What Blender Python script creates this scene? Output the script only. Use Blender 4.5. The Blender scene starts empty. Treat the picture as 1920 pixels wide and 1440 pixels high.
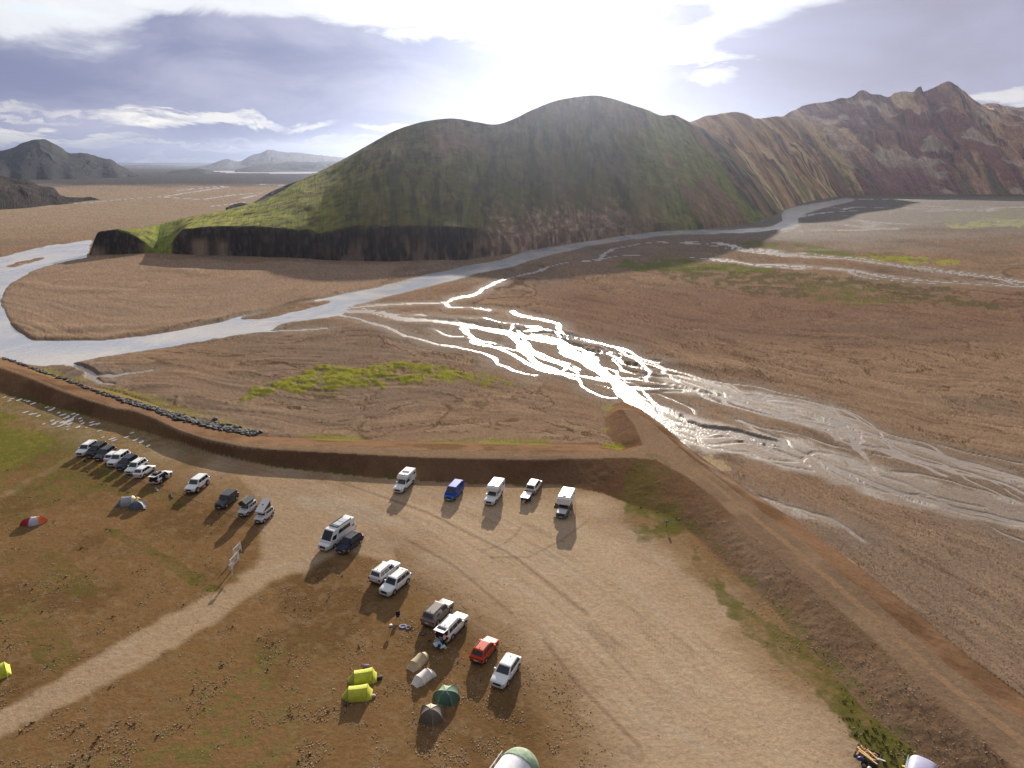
import bpy, bmesh, math, random
import numpy as np
from mathutils import Vector, Matrix
R = math.radians
rng = np.random.default_rng(7)
random.seed(7)
scene = bpy.context.scene
COL = scene.collection

# ------------------------------------------------------------------ camera
FPX, PITCH, CAMH = 1281.0, R(18.03), 55.0          # focal length in photo pixels, downward tilt, drone height
cam = bpy.data.cameras.new('camera'); cam_o = bpy.data.objects.new('camera', cam); COL.objects.link(cam_o)
cam.sensor_width = 36; cam.lens = 36 * FPX / 1920; cam.clip_start = 1; cam.clip_end = 60000
cam_o.location = (0, 0, CAMH); cam_o.rotation_euler = (R(90) - PITCH, 0, 0)
scene.camera = cam_o
scene.render.resolution_x = 1024; scene.render.resolution_y = 768
scene.view_settings.view_transform = 'Standard'; scene.view_settings.look = 'None'
scene.view_settings.gamma = 1; scene.view_settings.use_curve_mapping = False
scene.view_settings.exposure = 0.78
scene.cycles.volume_bounces = 1; scene.cycles.max_bounces = 5
scene.cycles.use_denoising = True

SUN_AZ, SUN_EL = 3.5, 15.5

def ang(px, py):                                    # photo pixel -> azimuth / elevation in degrees
    x = (px - 960) / FPX; y = (720 - py) / FPX
    d = Vector((x, math.cos(PITCH) + y * math.sin(PITCH), -math.sin(PITCH) + y * math.cos(PITCH))).normalized()
    return math.degrees(math.atan2(d.x, d.y)), math.degrees(math.asin(d.z))

# ------------------------------------------------------------------ world
world = bpy.data.worlds.new('World'); scene.world = world; world.use_nodes = True
wt = world.node_tree; wt.nodes.clear()
class N:                                            # tiny expression builder for node maths
    def __init__(s, tree): s.t = tree
    def new(s, k, **kw):
        n = s.t.nodes.new(k)
        for a, b in kw.items(): setattr(n, a, b)
        return n
    def plug(s, sock, v):
        if isinstance(v, (int, float)): sock.default_value = v
        elif isinstance(v, tuple): sock.default_value = v if len(v) == len(sock.default_value) else v[:3] + (1,)
        else: s.t.links.new(v, sock)
    def m(s, op, a, b=0.0, c=0.0, clamp=False):
        n = s.new('ShaderNodeMath', operation=op); n.use_clamp = clamp
        s.plug(n.inputs[0], a); s.plug(n.inputs[1], b)
        if op in ('MULTIPLY_ADD', 'COMPARE', 'SMOOTH_MIN', 'SMOOTH_MAX'): s.plug(n.inputs[2], c)
        return n.outputs[0]
    def ss(s, v, a, b, lo=0.0, hi=1.0):
        n = s.new('ShaderNodeMapRange', interpolation_type='SMOOTHSTEP')
        s.plug(n.inputs[0], v); s.plug(n.inputs[1], a); s.plug(n.inputs[2], b); s.plug(n.inputs[3], lo); s.plug(n.inputs[4], hi)
        return n.outputs[0]
    def mix(s, f, a, b, blend='MIX'):
        n = s.new('ShaderNodeMix', data_type='RGBA', blend_type=blend)
        s.plug(n.inputs[0], f); s.plug(n.inputs[6], a); s.plug(n.inputs[7], b)
        return n.outputs[2]
    def noise(s, vec, scale, detail=4, rough=.55, dist=0.0, out=0):
        n = s.new('ShaderNodeTexNoise'); s.plug(n.inputs['Vector'], vec)
        n.inputs['Scale'].default_value = scale; n.inputs['Detail'].default_value = detail
        n.inputs['Roughness'].default_value = rough; n.inputs['Distortion'].default_value = dist
        return n.outputs[out]
w = N(wt)
out = w.new('ShaderNodeOutputWorld'); bg = w.new('ShaderNodeBackground')
wt.links.new(bg.outputs[0], out.inputs[0])
bg.inputs[1].default_value = 0.1
sky = w.new('ShaderNodeTexSky', sky_type='NISHITA'); sky.sun_disc = False
sky.sun_elevation = R(SUN_EL); sky.sun_rotation = R(SUN_AZ); sky.altitude = 600; sky.dust_density = 1.5
tc = w.new('ShaderNodeTexCoord'); sep = w.new('ShaderNodeSeparateXYZ'); wt.links.new(tc.outputs['Generated'], sep.inputs[0])
X, Y, Z = sep.outputs
az = w.m('MULTIPLY', w.m('ARCTAN2', X, Y), 57.2958)
el = w.m('MULTIPLY', w.m('ARCSINE', Z), 57.2958)
# noise domain: flattened towards the horizon, as a cloud deck is
comb = w.new('ShaderNodeCombineXYZ')
w.plug(comb.inputs[0], w.m('MULTIPLY', az, 0.045)); w.plug(comb.inputs[1], w.m('MULTIPLY', el, 0.13)); w.plug(comb.inputs[2], 1.7)
nv = comb.outputs[0]
n1 = w.noise(nv, 2.2, 7, .56, .5)
n2 = w.noise(nv, 7.0, 6, .6, .4)
n3 = w.noise(nv, 1.1, 3, .5)
wx = w.m('MULTIPLY', w.m('SUBTRACT', n1, .5), 9.0); wy = w.m('MULTIPLY', w.m('SUBTRACT', w.noise(nv, 3.1, 5, .6, .6), .5), 4.2)
azw = w.m('ADD', az, wx); elw = w.m('ADD', el, wy)
def blob(px, py, rx, ry, a, warp=True):
    ca, ce = ang(px, py); ra, re = rx / 22.4, ry / 22.4
    dx = w.m('MULTIPLY', w.m('SUBTRACT', azw if warp else az, ca), 1 / ra)
    dy = w.m('MULTIPLY', w.m('SUBTRACT', elw if warp else el, ce), 1 / re)
    d2 = w.m('ADD', w.m('MULTIPLY', dx, dx), w.m('MULTIPLY', dy, dy))
    return w.ss(d2, 1.6, .25, 0.0, a)
def addall(l):
    s = l[0]
    for k in l[1:]: s = w.m('ADD', s, k)
    return s
dens = addall([blob(*b) for b in [
    (480, 150, 600, 84, .95), (120, 190, 360, 60, .35), (150, 248, 260, 13, .35), (600, 262, 240, 13, .25),
    (1720, 190, 480, 80, .8), (1300, 190, 340, 44, .9), (1840, 60, 320, 90, .7), (1280, 24, 60, 24, .42),
    (80, 70, 150, 48, -.75), (520, 278, 760, 26, .55), (2100, 120, 300, 160, .3), (-200, 130, 320, 120, .3), (900, 175, 360, 52, .9)]])
slot = addall([blob(*b) for b in [
    (420, 229, 150, 8, .8), (120, 216, 170, 6, .5), (770, 236, 95, 10, .9), (60, 262, 150, 6, .9), (300, 275, 180, 4, .5), (0, 232, 130, 4, .7), (330, 298, 30, 4, .4),
    (560, 267, 160, 4, .3), (1330, 150, 40, 14, .5), (1890, 185, 60, 10, .6)]])
general = w.m('MULTIPLY', w.m('SUBTRACT', n3, .5), .9)
dens = w.m('ADD', dens, w.m('ADD', w.m('MULTIPLY', w.m('SUBTRACT', n1, .5), .42), w.m('MULTIPLY', w.m('SUBTRACT', n2, .5), .34)))
high = w.ss(el, 13, 24)
dens = w.m('ADD', dens, w.m('MULTIPLY', high, w.m('ADD', general, .25)))
# sun glow through the thin cloud
sd = Vector((math.sin(R(SUN_AZ)) * math.cos(R(SUN_EL)), math.cos(R(SUN_AZ)) * math.cos(R(SUN_EL)), math.sin(R(SUN_EL))))
dot = w.new('ShaderNodeVectorMath', operation='DOT_PRODUCT'); wt.links.new(tc.outputs['Generated'], dot.inputs[0]); dot.inputs[1].default_value = sd
sang = w.m('MULTIPLY', w.m('ARCCOSINE', w.m('MINIMUM', dot.outputs['Value'], .999999)), 57.2958)
gl1 = w.m('EXPONENT', w.m('MULTIPLY', w.m('POWER', w.m('DIVIDE', sang, 5.0), 2.0), -1.0))
gl2 = w.m('EXPONENT', w.m('DIVIDE', sang, -17.0))
dens = w.m('SUBTRACT', dens, w.m('MULTIPLY', gl1, .18))
dark = w.ss(dens, .04, .52)
cover = w.ss(dens, -.34, -.08)
bluesky = w.mix(.55, sky.outputs[0], (3.6, 4.6, 5.6, 1))
white = w.mix(n2, (4.3, 4.5, 5.0, 1), (5.9, 5.9, 5.9, 1))
greyc = w.mix(w.ss(az, -10, 25), (1.35, 1.5, 2.45, 1), (2.2, 2.15, 2.8, 1))
greyc = w.mix(w.ss(w.m('ADD', n1, w.m('MULTIPLY', n3, .5)), .55, 1.0), greyc, (2.5, 2.55, 3.4, 1))
col = w.mix(cover, bluesky, white)
col = w.mix(dark, col, greyc)
col = w.mix(w.m('MINIMUM', w.m('MULTIPLY', slot, w.ss(n2, .3, .6)), 1.0), col, (5.6, 5.4, 5.0, 1))
# pale air near the horizon
col = w.mix(w.ss(el, 2.6, .3, 0.0, .65), col, (.6, .75, 1.4, 1))
glow = w.m('ADD', w.m('MULTIPLY', gl1, 1.6), w.m('MULTIPLY', gl2, .1))
gcol = w.mix(1.0, (1.0, .98, .95, 1), glow, 'MULTIPLY')
col = w.mix(1.0, col, gcol, 'ADD')
# away from the sun the deck is duller
back = w.ss(sang, 120, 30, .30, 1.0)
col = w.mix(1.0, col, back, 'MULTIPLY')
wt.links.new(col, bg.inputs[0])

# ------------------------------------------------------------------ sun
sun = bpy.data.lights.new('sun', 'SUN'); sun.energy = 5.0; sun.angle = R(0.5); sun.color = (1.0, .90, .76)
sun_o = bpy.data.objects.new('sun', sun); COL.objects.link(sun_o)
sun_o.rotation_euler = sd.to_track_quat('Z', 'Y').to_euler(); sun_o.location = sd * 3000

# ================================================================== helpers
def uv2world(px, py, z=0.0):
    px = np.asarray(px, float); py = np.asarray(py, float)
    x = (px - 960) / FPX; y = (720 - py) / FPX
    dz = -math.sin(PITCH) + y * math.cos(PITCH); dy = math.cos(PITCH) + y * math.sin(PITCH)
    t = (z - CAMH) / dz
    return x * t, dy * t
def ray_at(px, py, r):                              # point on the pixel's ray at horizontal distance r
    x = (px - 960) / FPX; y = (720 - py) / FPX
    d = np.array([x, math.cos(PITCH) + y * math.sin(PITCH), -math.sin(PITCH) + y * math.cos(PITCH)])
    d = d / d[1]                                    # r = distance straight ahead
    return d * r + np.array([0, 0, CAMH])
def G(px, py, z=0.0):
    a, b = uv2world(px, py, z); return Vector((float(a), float(b), z))

LAT = rng.random((256, 256)).astype(np.float32)
def vnoise(x, y):
    xi = np.floor(x); yi = np.floor(y); fx = x - xi; fy = y - yi
    fx = fx * fx * (3 - 2 * fx); fy = fy * fy * (3 - 2 * fy)
    xi = xi.astype(np.int64); yi = yi.astype(np.int64)
    a = LAT[xi & 255, yi & 255]; b = LAT[(xi + 1) & 255, yi & 255]; c = LAT[xi & 255, (yi + 1) & 255]; d = LAT[(xi + 1) & 255, (yi + 1) & 255]
    return (a + (b - a) * fx) * (1 - fy) + (c + (d - c) * fx) * fy
def fbm(x, y, oct=5, gain=.5):
    s = 0; a = 1; t = 0
    for k in range(oct):
        s = s + a * vnoise(x * 2 ** k + 17.3 * k, y * 2 ** k + 5.1 * k); t += a; a *= gain
    return s / t
def sstep(x, a, b):
    t = np.clip((x - a) / (b - a), 0, 1); return t * t * (3 - 2 * t)
def lerp(a, b, t): return a + (b - a) * t
def mixc(col, c, m):
    m = np.clip(m, 0, 1)[..., None]; return col * (1 - m) + np.array(c) * m
def inpoly(x, y, poly):
    poly = np.asarray(poly, float); r = np.zeros(x.shape, bool)
    bb = (x >= poly[:, 0].min()) & (x <= poly[:, 0].max()) & (y >= poly[:, 1].min()) & (y <= poly[:, 1].max())
    xs = x[bb]; ys = y[bb]; ins = np.zeros(xs.shape, bool)
    for (x0, y0), (x1, y1) in zip(poly, np.roll(poly, -1, 0)):
        if y0 == y1: continue
        c = ((y0 > ys) != (y1 > ys)) & (xs < (x1 - x0) * (ys - y0) / (y1 - y0) + x0)
        ins ^= c
    r[bb] = ins; return r
def dline(x, y, pts, pad):                          # distance to a polyline (capped at pad)
    pts = np.asarray(pts, float); d = np.full(x.shape, float(pad)); par = np.zeros(x.shape)
    L = 0
    for (x0, y0), (x1, y1) in zip(pts[:-1], pts[1:]):
        bb = (x >= min(x0, x1) - pad) & (x <= max(x0, x1) + pad) & (y >= min(y0, y1) - pad) & (y <= max(y0, y1) + pad)
        l2 = (x1 - x0) ** 2 + (y1 - y0) ** 2
        if bb.any():
            xs = x[bb]; ys = y[bb]
            t = np.clip(((xs - x0) * (x1 - x0) + (ys - y0) * (y1 - y0)) / max(l2, 1e-9), 0, 1)
            dd = np.hypot(xs - x0 - t * (x1 - x0), ys - y0 - t * (y1 - y0))
            old = d[bb]; m = dd < old
            pp = par[bb]; pp[m] = L + t[m]; par[bb] = pp
            d[bb] = np.minimum(old, dd)
        L += 1
    return d, par / max(L, 1)
def W(pts, z=0.0): return [tuple(uv2world(a, b, z)) for a, b in pts]

def grid_mesh(name, V, keep=None):                  # V: rows x cols x 3
    n, m = V.shape[:2]
    idx = np.arange(n * m).reshape(n, m)
    q = np.stack([idx[:-1, :-1], idx[:-1, 1:], idx[1:, 1:], idx[1:, :-1]], -1).reshape(-1, 4)
    if keep is not None: q = q[keep.reshape(-1)]
    verts = V.reshape(-1, 3)
    if keep is not None:
        used = np.unique(q); remap = np.zeros(len(verts), np.int64); remap[used] = np.arange(len(used)); q = remap[q]; verts = verts[used]
    else: used = None
    me = bpy.data.meshes.new(name)
    me.vertices.add(len(verts)); me.vertices.foreach_set('co', verts.astype(np.float32).ravel())
    me.loops.add(q.size); me.loops.foreach_set('vertex_index', q.astype(np.int32).ravel())
    me.polygons.add(len(q)); me.polygons.foreach_set('loop_start', np.arange(0, q.size, 4, dtype=np.int32))
    me.polygons.foreach_set('use_smooth', np.ones(len(q), bool))
    me.update(calc_edges=True); me.validate()
    return me, used
def set_attr(me, name, arr, kind='FLOAT_COLOR'):
    a = me.attributes.new(name, kind, 'POINT')
    if kind == 'FLOAT_COLOR':
        c = np.ones((len(me.vertices), 4), np.float32); c[:, :3] = arr.reshape(-1, 3); a.data.foreach_set('color', c.ravel())
    else: a.data.foreach_set('value', arr.astype(np.float32).ravel())
def link(name, me, mat=None, parent=None, loc=None, rz=0.0):
    o = bpy.data.objects.new(name, me); COL.objects.link(o)
    if mat is not None and me is not None and len(me.materials) == 0: me.materials.append(mat)
    if parent: o.parent = parent
    if loc is not None: o.location = loc
    if rz: o.rotation_euler[2] = rz
    return o
def tag(o, label=None, cat=None, group=None, kind=None):
    for k, v in (('label', label), ('category', cat), ('group', group), ('kind', kind)):
        if v: o[k] = v
    return o

# ------------------------------------------------------------------ materials
def principled(name):
    m = bpy.data.materials.new(name); m.use_nodes = True
    t = m.node_tree; return m, N(t), t.nodes['Principled BSDF']
def mat(name, c, rough=.6, metal=0.0, coat=0.0, var=0.0, scale=8.0, spec=.5, bump=0.0):
    m, n, b = principled(name)
    b.inputs['Roughness'].default_value = rough; b.inputs['Metallic'].default_value = metal
    b.inputs['Coat Weight'].default_value = coat; b.inputs['Specular IOR Level'].default_value = spec
    tcn = n.new('ShaderNodeTexCoord')
    if var > 0:
        nz = n.noise(tcn.outputs['Object'], scale, 5, .6)
        n.plug(b.inputs['Base Color'], n.mix(n.ss(nz, .3, .7), tuple(v * (1 - var) for v in c) + (1,), tuple(min(1, v * (1 + var)) for v in c) + (1,)))
    else: b.inputs['Base Color'].default_value = tuple(c) + (1,)
    if bump:
        bp = n.new('ShaderNodeBump'); bp.inputs['Strength'].default_value = bump; bp.inputs['Distance'].default_value = .05
        n.plug(bp.inputs['Height'], n.noise(tcn.outputs['Object'], scale * .6, 4)); n.plug(b.inputs['Normal'], bp.outputs[0])
    return m
def paint(name, c, rough=.42):                      # car paint with road dust low down
    m, n, b = principled(name)
    g = n.new('ShaderNodeTexCoord'); s = n.new('ShaderNodeSeparateXYZ'); n.plug(s.inputs[0], g.outputs['Object'])
    nz = n.noise(g.outputs['Object'], 3.0, 5, .65)
    dust = n.m('MULTIPLY', n.ss(s.outputs[2], 1.0, .35), n.ss(nz, .3, .75, .25, .85))
    n.plug(b.inputs['Base Color'], n.mix(dust, tuple(c) + (1,), (.22, .16, .11, 1)))
    n.plug(b.inputs['Roughness'], n.ss(dust, 0, .5, rough, .8)); b.inputs['Coat Weight'].default_value = .0; b.inputs['Coat Roughness'].default_value = .2; b.inputs['Specular IOR Level'].default_value = .18
    return m
def surface_mat(name, rough_attr=False, bumpd=.25, fine=1.2, amt=.35, fs=.06, relief=1.0, streaks=0.0):
    m, n, b = principled(name)
    a = n.new('ShaderNodeAttribute', attribute_name='col')
    g = n.new('ShaderNodeNewGeometry'); P = g.outputs['Position']
    n1 = n.noise(P, fine, 8, .68); n2 = n.noise(P, fs, 6, .6)
    f = n.m('ADD', n.m('MULTIPLY', n.m('SUBTRACT', n1, .5), amt * 2.2), n.m('MULTIPLY', n.m('SUBTRACT', n2, .5), amt))
    if streaks:                                      # fine rills that run down the fall line
        fa = n.new('ShaderNodeAttribute', attribute_name='fall')
        n3 = n.noise(fa.outputs['Vector'], 1.0, 7, .66, .35)
        f = n.m('ADD', f, n.m('MULTIPLY', n.m('SUBTRACT', n3, .5), streaks * 1.5)); n1 = n.m('ADD', n1, n.m('MULTIPLY', n3, 1.4))
    f = n.m('MAXIMUM', n.m('ADD', f, 1.0), .25)
    vm = n.new('ShaderNodeVectorMath', operation='SCALE'); n.plug(vm.inputs[0], a.outputs['Color']); n.plug(vm.inputs['Scale'], f)
    n.plug(b.inputs['Base Color'], vm.outputs[0])
    if rough_attr:
        ar = n.new('ShaderNodeAttribute', attribute_name='wet')
        n.plug(b.inputs['Roughness'], n.ss(ar.outputs['Fac'], 0, 1, .95, .5))
        n.plug(b.inputs['Specular IOR Level'], n.ss(ar.outputs['Fac'], 0, 1, .0, .3))
    else:
        b.inputs['Roughness'].default_value = .95; b.inputs['Specular IOR Level'].default_value = .03
    bp = n.new('ShaderNodeBump'); bp.inputs['Strength'].default_value = relief; bp.inputs['Distance'].default_value = bumpd
    n.plug(bp.inputs['Height'], n1); n.plug(b.inputs['Normal'], bp.outputs[0])
    return m

# ================================================================== THE PLAIN
DH = 2.1                                            # height of the dike
E_in = [(-300, 590), (-60, 668), (0, 690), (50, 707), (110, 732), (167, 752), (213, 766), (250, 771), (290, 786), (333, 808), (383, 825), (450, 838), (500, 843), (640, 850), (800, 858), (1000, 862), (1180, 858), (1230, 862), (1290, 895), (1330, 925), (1400, 990), (1480, 1060), (1560, 1130), (1650, 1210), (1720, 1280), (1800, 1350), (1880, 1420), (1990, 1515), (2200, 1700)]
K_out = [(-300, 583), (-60, 662), (0, 684), (50, 701), (110, 726), (167, 746), (213, 760), (250, 765), (290, 780), (333, 801), (383, 817), (450, 828), (500, 832), (640, 836), (800, 842), (1000, 846), (1130, 846), (1180, 846), (1205, 835), (1192, 800), (1165, 765), (1185, 768), (1220, 790), (1255, 822), (1290, 853), (1340, 890), (1390, 930), (1450, 975), (1500, 1010), (1560, 1060), (1620, 1110), (1700, 1180), (1780, 1250), (1860, 1310), (1920, 1350), (2040, 1430), (2300, 1600)]
T_in = [(-300, 655), (-60, 722), (0, 737), (150, 777), (280, 812), (400, 852), (520, 877), (700, 896), (900, 909), (1050, 909), (1130, 925), (1180, 945), (1250, 965), (1310, 1010), (1380, 1080), (1440, 1130), (1500, 1200), (1560, 1260), (1620, 1330), (1700, 1400), (1790, 1480), (2000, 1680)]
U_out = [(-300, 560), (-60, 645), (0, 669), (100, 704), (233, 738), (367, 784), (483, 817), (620, 823), (800, 828), (1000, 831), (1120, 833), (1160, 843), (1138, 815), (1133, 785), (1145, 762), (1168, 752), (1203, 768), (1245, 798), (1280, 830), (1318, 860), (1368, 893), (1420, 930), (1490, 975), (1550, 1020), (1620, 1070), (1720, 1150), (1820, 1235), (1945, 1325), (2080, 1415), (2340, 1590)]
wE, wK, wT, wU = W(E_in, DH), W(K_out, DH), W(T_in), W(U_out)

rows = np.concatenate([[305.2, 306.2, 307.5], np.arange(309, 420, 1.15), np.arange(420, 1462, 1.95), np.arange(1466, 1720, 8)])
cols = np.concatenate([np.arange(-700, -60, 16), np.arange(-60, 1980, 2.0), np.arange(1980, 2640, 16)])
PX, PY = np.meshgrid(cols, rows)
GX, GY = uv2world(PX, PY)
DIST = np.hypot(GX, GY)
nr, nc = PX.shape

# wobbled pixel coordinates make the traced outlines ragged
wob = 1 - .75 * sstep(PY, 500, 330)
wx1 = (fbm(PX / 34, PY / 15, 5) - .5) * 34 * wob; wy1 = (fbm(PX / 30 + 91, PY / 14 + 33, 5) - .5) * 15 * wob
QX, QY = PX + wx1, PY + wy1
def soft(poly, q=True, blur=0):
    m = inpoly(QX if q else PX, QY if q else PY, poly).astype(np.float32)
    return m
# ---- flow field for the gravel streaks
flow = np.array([(100,520,1,.05),(200,560,1,.08),(120,610,.9,.35),(300,620,1,-.12),(500,560,1,-.22),(700,530,1,-.2),(900,505,1,-.16),
 (600,650,1,-.06),(400,720,1,.16),(250,690,1,-.1),(700,780,1,-.14),(900,800,1,-.10),(500,790,1,.18),(1020,760,1,.12),(750,640,1,.12),(900,660,1,.28),
 (1000,545,1,.1),(1200,600,1,.15),(1500,650,1,.13),(1800,700,1,.14),(1300,700,1,.28),(1200,740,.8,.6),(1500,830,1,.4),(1800,950,1,.33),
 (1450,950,1,.6),(1600,1100,1,.72),(1850,1250,.9,.8),(1850,1130,1,.62),(1700,560,1,.08),(1500,450,1,.04),(1850,450,1,.02),(1200,480,1,.02),
 (1000,640,1,.3),(1100,680,1,.45),(1700,800,1,.27),(1900,820,1,.22),
 (400,340,1,0),(100,400,1,-.03),(1400,380,1,0),(600,360,1,0),
 (600,900,1,.45),(800,960,1,.45),(1000,1100,1,.6),(1300,1200,1,.9),(300,860,1,.5),(400,1100,1,-.6),(200,1250,1,-.6),(800,1300,1,.3),(100,1000,1,.1)], float)
num = np.zeros((nr, nc, 2)); den = np.zeros((nr, nc))
for fx, fy, dx, dy in flow:
    wgt = 1 / ((PX - fx) ** 2 + ((PY - fy) * 1.8) ** 2 + 900) ** 1.6
    num[..., 0] += wgt * dx; num[..., 1] += wgt * dy; den += wgt
ang_n = (fbm(PX / 120, PY / 45, 4) - .5) * .5
vx = num[..., 0] / den; vy = num[..., 1] / den + ang_n * sstep(PY, 320, 560) * .8
l = np.hypot(vx, vy); vx /= l; vy /= l
dcol = np.gradient(cols); drow = np.gradient(rows)
sj = vx / dcol[None, :] * 2; si = vy / drow[:, None] * 2
def blurv(a, s):
    k = np.exp(-np.arange(-int(3 * s) - 1, int(3 * s) + 2) ** 2 / (2 * s * s)); k /= k.sum()
    o = np.zeros_like(a); h = len(k) // 2
    for i, kk in enumerate(k):
        o += kk * np.roll(a, i - h, 0)
    return o
def lic(noise, n):
    acc = noise.copy(); cnt = 1
    I0, J0 = np.mgrid[0:nr, 0:nc].astype(np.float32)
    for sgn in (1, -1):
        I = I0.copy(); J = J0.copy()
        for k in range(n):
            ii = np.clip(I.round().astype(np.int32), 0, nr - 1); jj = np.clip(J.round().astype(np.int32), 0, nc - 1)
            I = I + sgn * si[ii, jj]; J = J + sgn * sj[ii, jj]
            ii = np.clip(I.round().astype(np.int32), 0, nr - 1); jj = np.clip(J.round().astype(np.int32), 0, nc - 1)
            acc += noise[ii, jj] * (1 - k / n) ; cnt += (1 - k / n)
    acc /= cnt
    return (acc - acc.mean()) / acc.std()
base_n = rng.standard_normal((nr, nc)).astype(np.float32)
L1 = lic(base_n, 22)
L2 = lic(blurv(rng.standard_normal((nr, nc)).astype(np.float32), 1.6), 34)
L3 = lic(blurv(rng.standard_normal((nr, nc)).astype(np.float32), 4.0), 48)
nearw = sstep(PY, 430, 900)
streak = L1 * (.55 - .2 * nearw) + L2 * .55 + L3 * (.15 + .45 * nearw)
streak /= streak.std()

# ---- dike height
inE = inpoly(GX, GY, wE + wT[::-1]); crest = inpoly(GX, GY, wE + wK[::-1]); outr = inpoly(GX, GY, wK + wU[::-1])
dE, _ = dline(GX, GY, wE, 60); dT, _ = dline(GX, GY, wT, 60); dK, _ = dline(GX, GY, wK, 60); dU, _ = dline(GX, GY, wU, 60)
dk = np.zeros((nr, nc))
dk[inE] = (dT / (dT + dE + 1e-6))[inE]; dk[outr] = (dU / (dU + dK + 1e-6))[outr]; dk[crest] = 1
dk = np.where(inE, dk ** 1.0, dk)
dk = (lambda a: (a * 2 + np.roll(a, 1, 0) + np.roll(a, -1, 0) + (np.roll(a, 1, 1) + np.roll(a, -1, 1) + np.roll(a, 2, 1) + np.roll(a, -2, 1) + np.roll(a, 3, 1) + np.roll(a, -3, 1)) * .7) / 8.2)(dk)
dike_h = DH * (dk * .86 + .14 * sstep(dk, 0, 1))
parking = inpoly(GX, GY, wT + [(400, -200), (-600, -200), (-900, wT[0][1])]) & ~inE & ~crest
plain = ~parking & ~inE & ~crest & ~outr

# ---- water
river = [(1590,371),(1540,379),(1497,386),(1474,393),(1463,404),(1470,413),(1440,426),(1350,431),(1240,434),(1150,445),(1080,455),(1000,468),(940,487),(880,498),(800,515),(700,540),(640,551),(560,568),(480,585),(400,605),(300,625),(200,637),(60,638),(38,622),(15,600),(5,578),(0,560),(6,548),(22,530),(60,508),(100,494),(165,483),(161,478),(175,449),(100,460),(50,471),(0,483),(-120,510),(-220,600),(-200,660),(-60,668),(0,668),(40,680),(80,687),(120,684),(180,671),(250,661),(330,646),(420,631),(490,621),(560,612),(640,590),(650,575),(690,565),(740,552),(820,532),(900,512),(960,500),(1020,480),(1100,462),(1160,452),(1250,440),(1350,437.5),(1440,433),(1486,428),(1497,420),(1494,410),(1510,400),(1560,386),(1604,375)]
isl1 = [(8,499),(40,490),(95,480),(80,487),(45,497),(12,501)]
isl2 = [(452,600),(475,590),(520,577),(580,566),(628,562),(612,568),(570,581),(530,590),(480,600)]
isl3 = [(500,620),(530,608),(590,597),(650,586),(655,592),(600,604),(540,616)]
RW = inpoly(PX + wx1 * .25, PY + wy1 * .28, river)
for i_ in (isl1, isl2, isl3): RW &= ~inpoly(PX + wx1 * .5, PY + wy1 * .4, i_)
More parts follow.
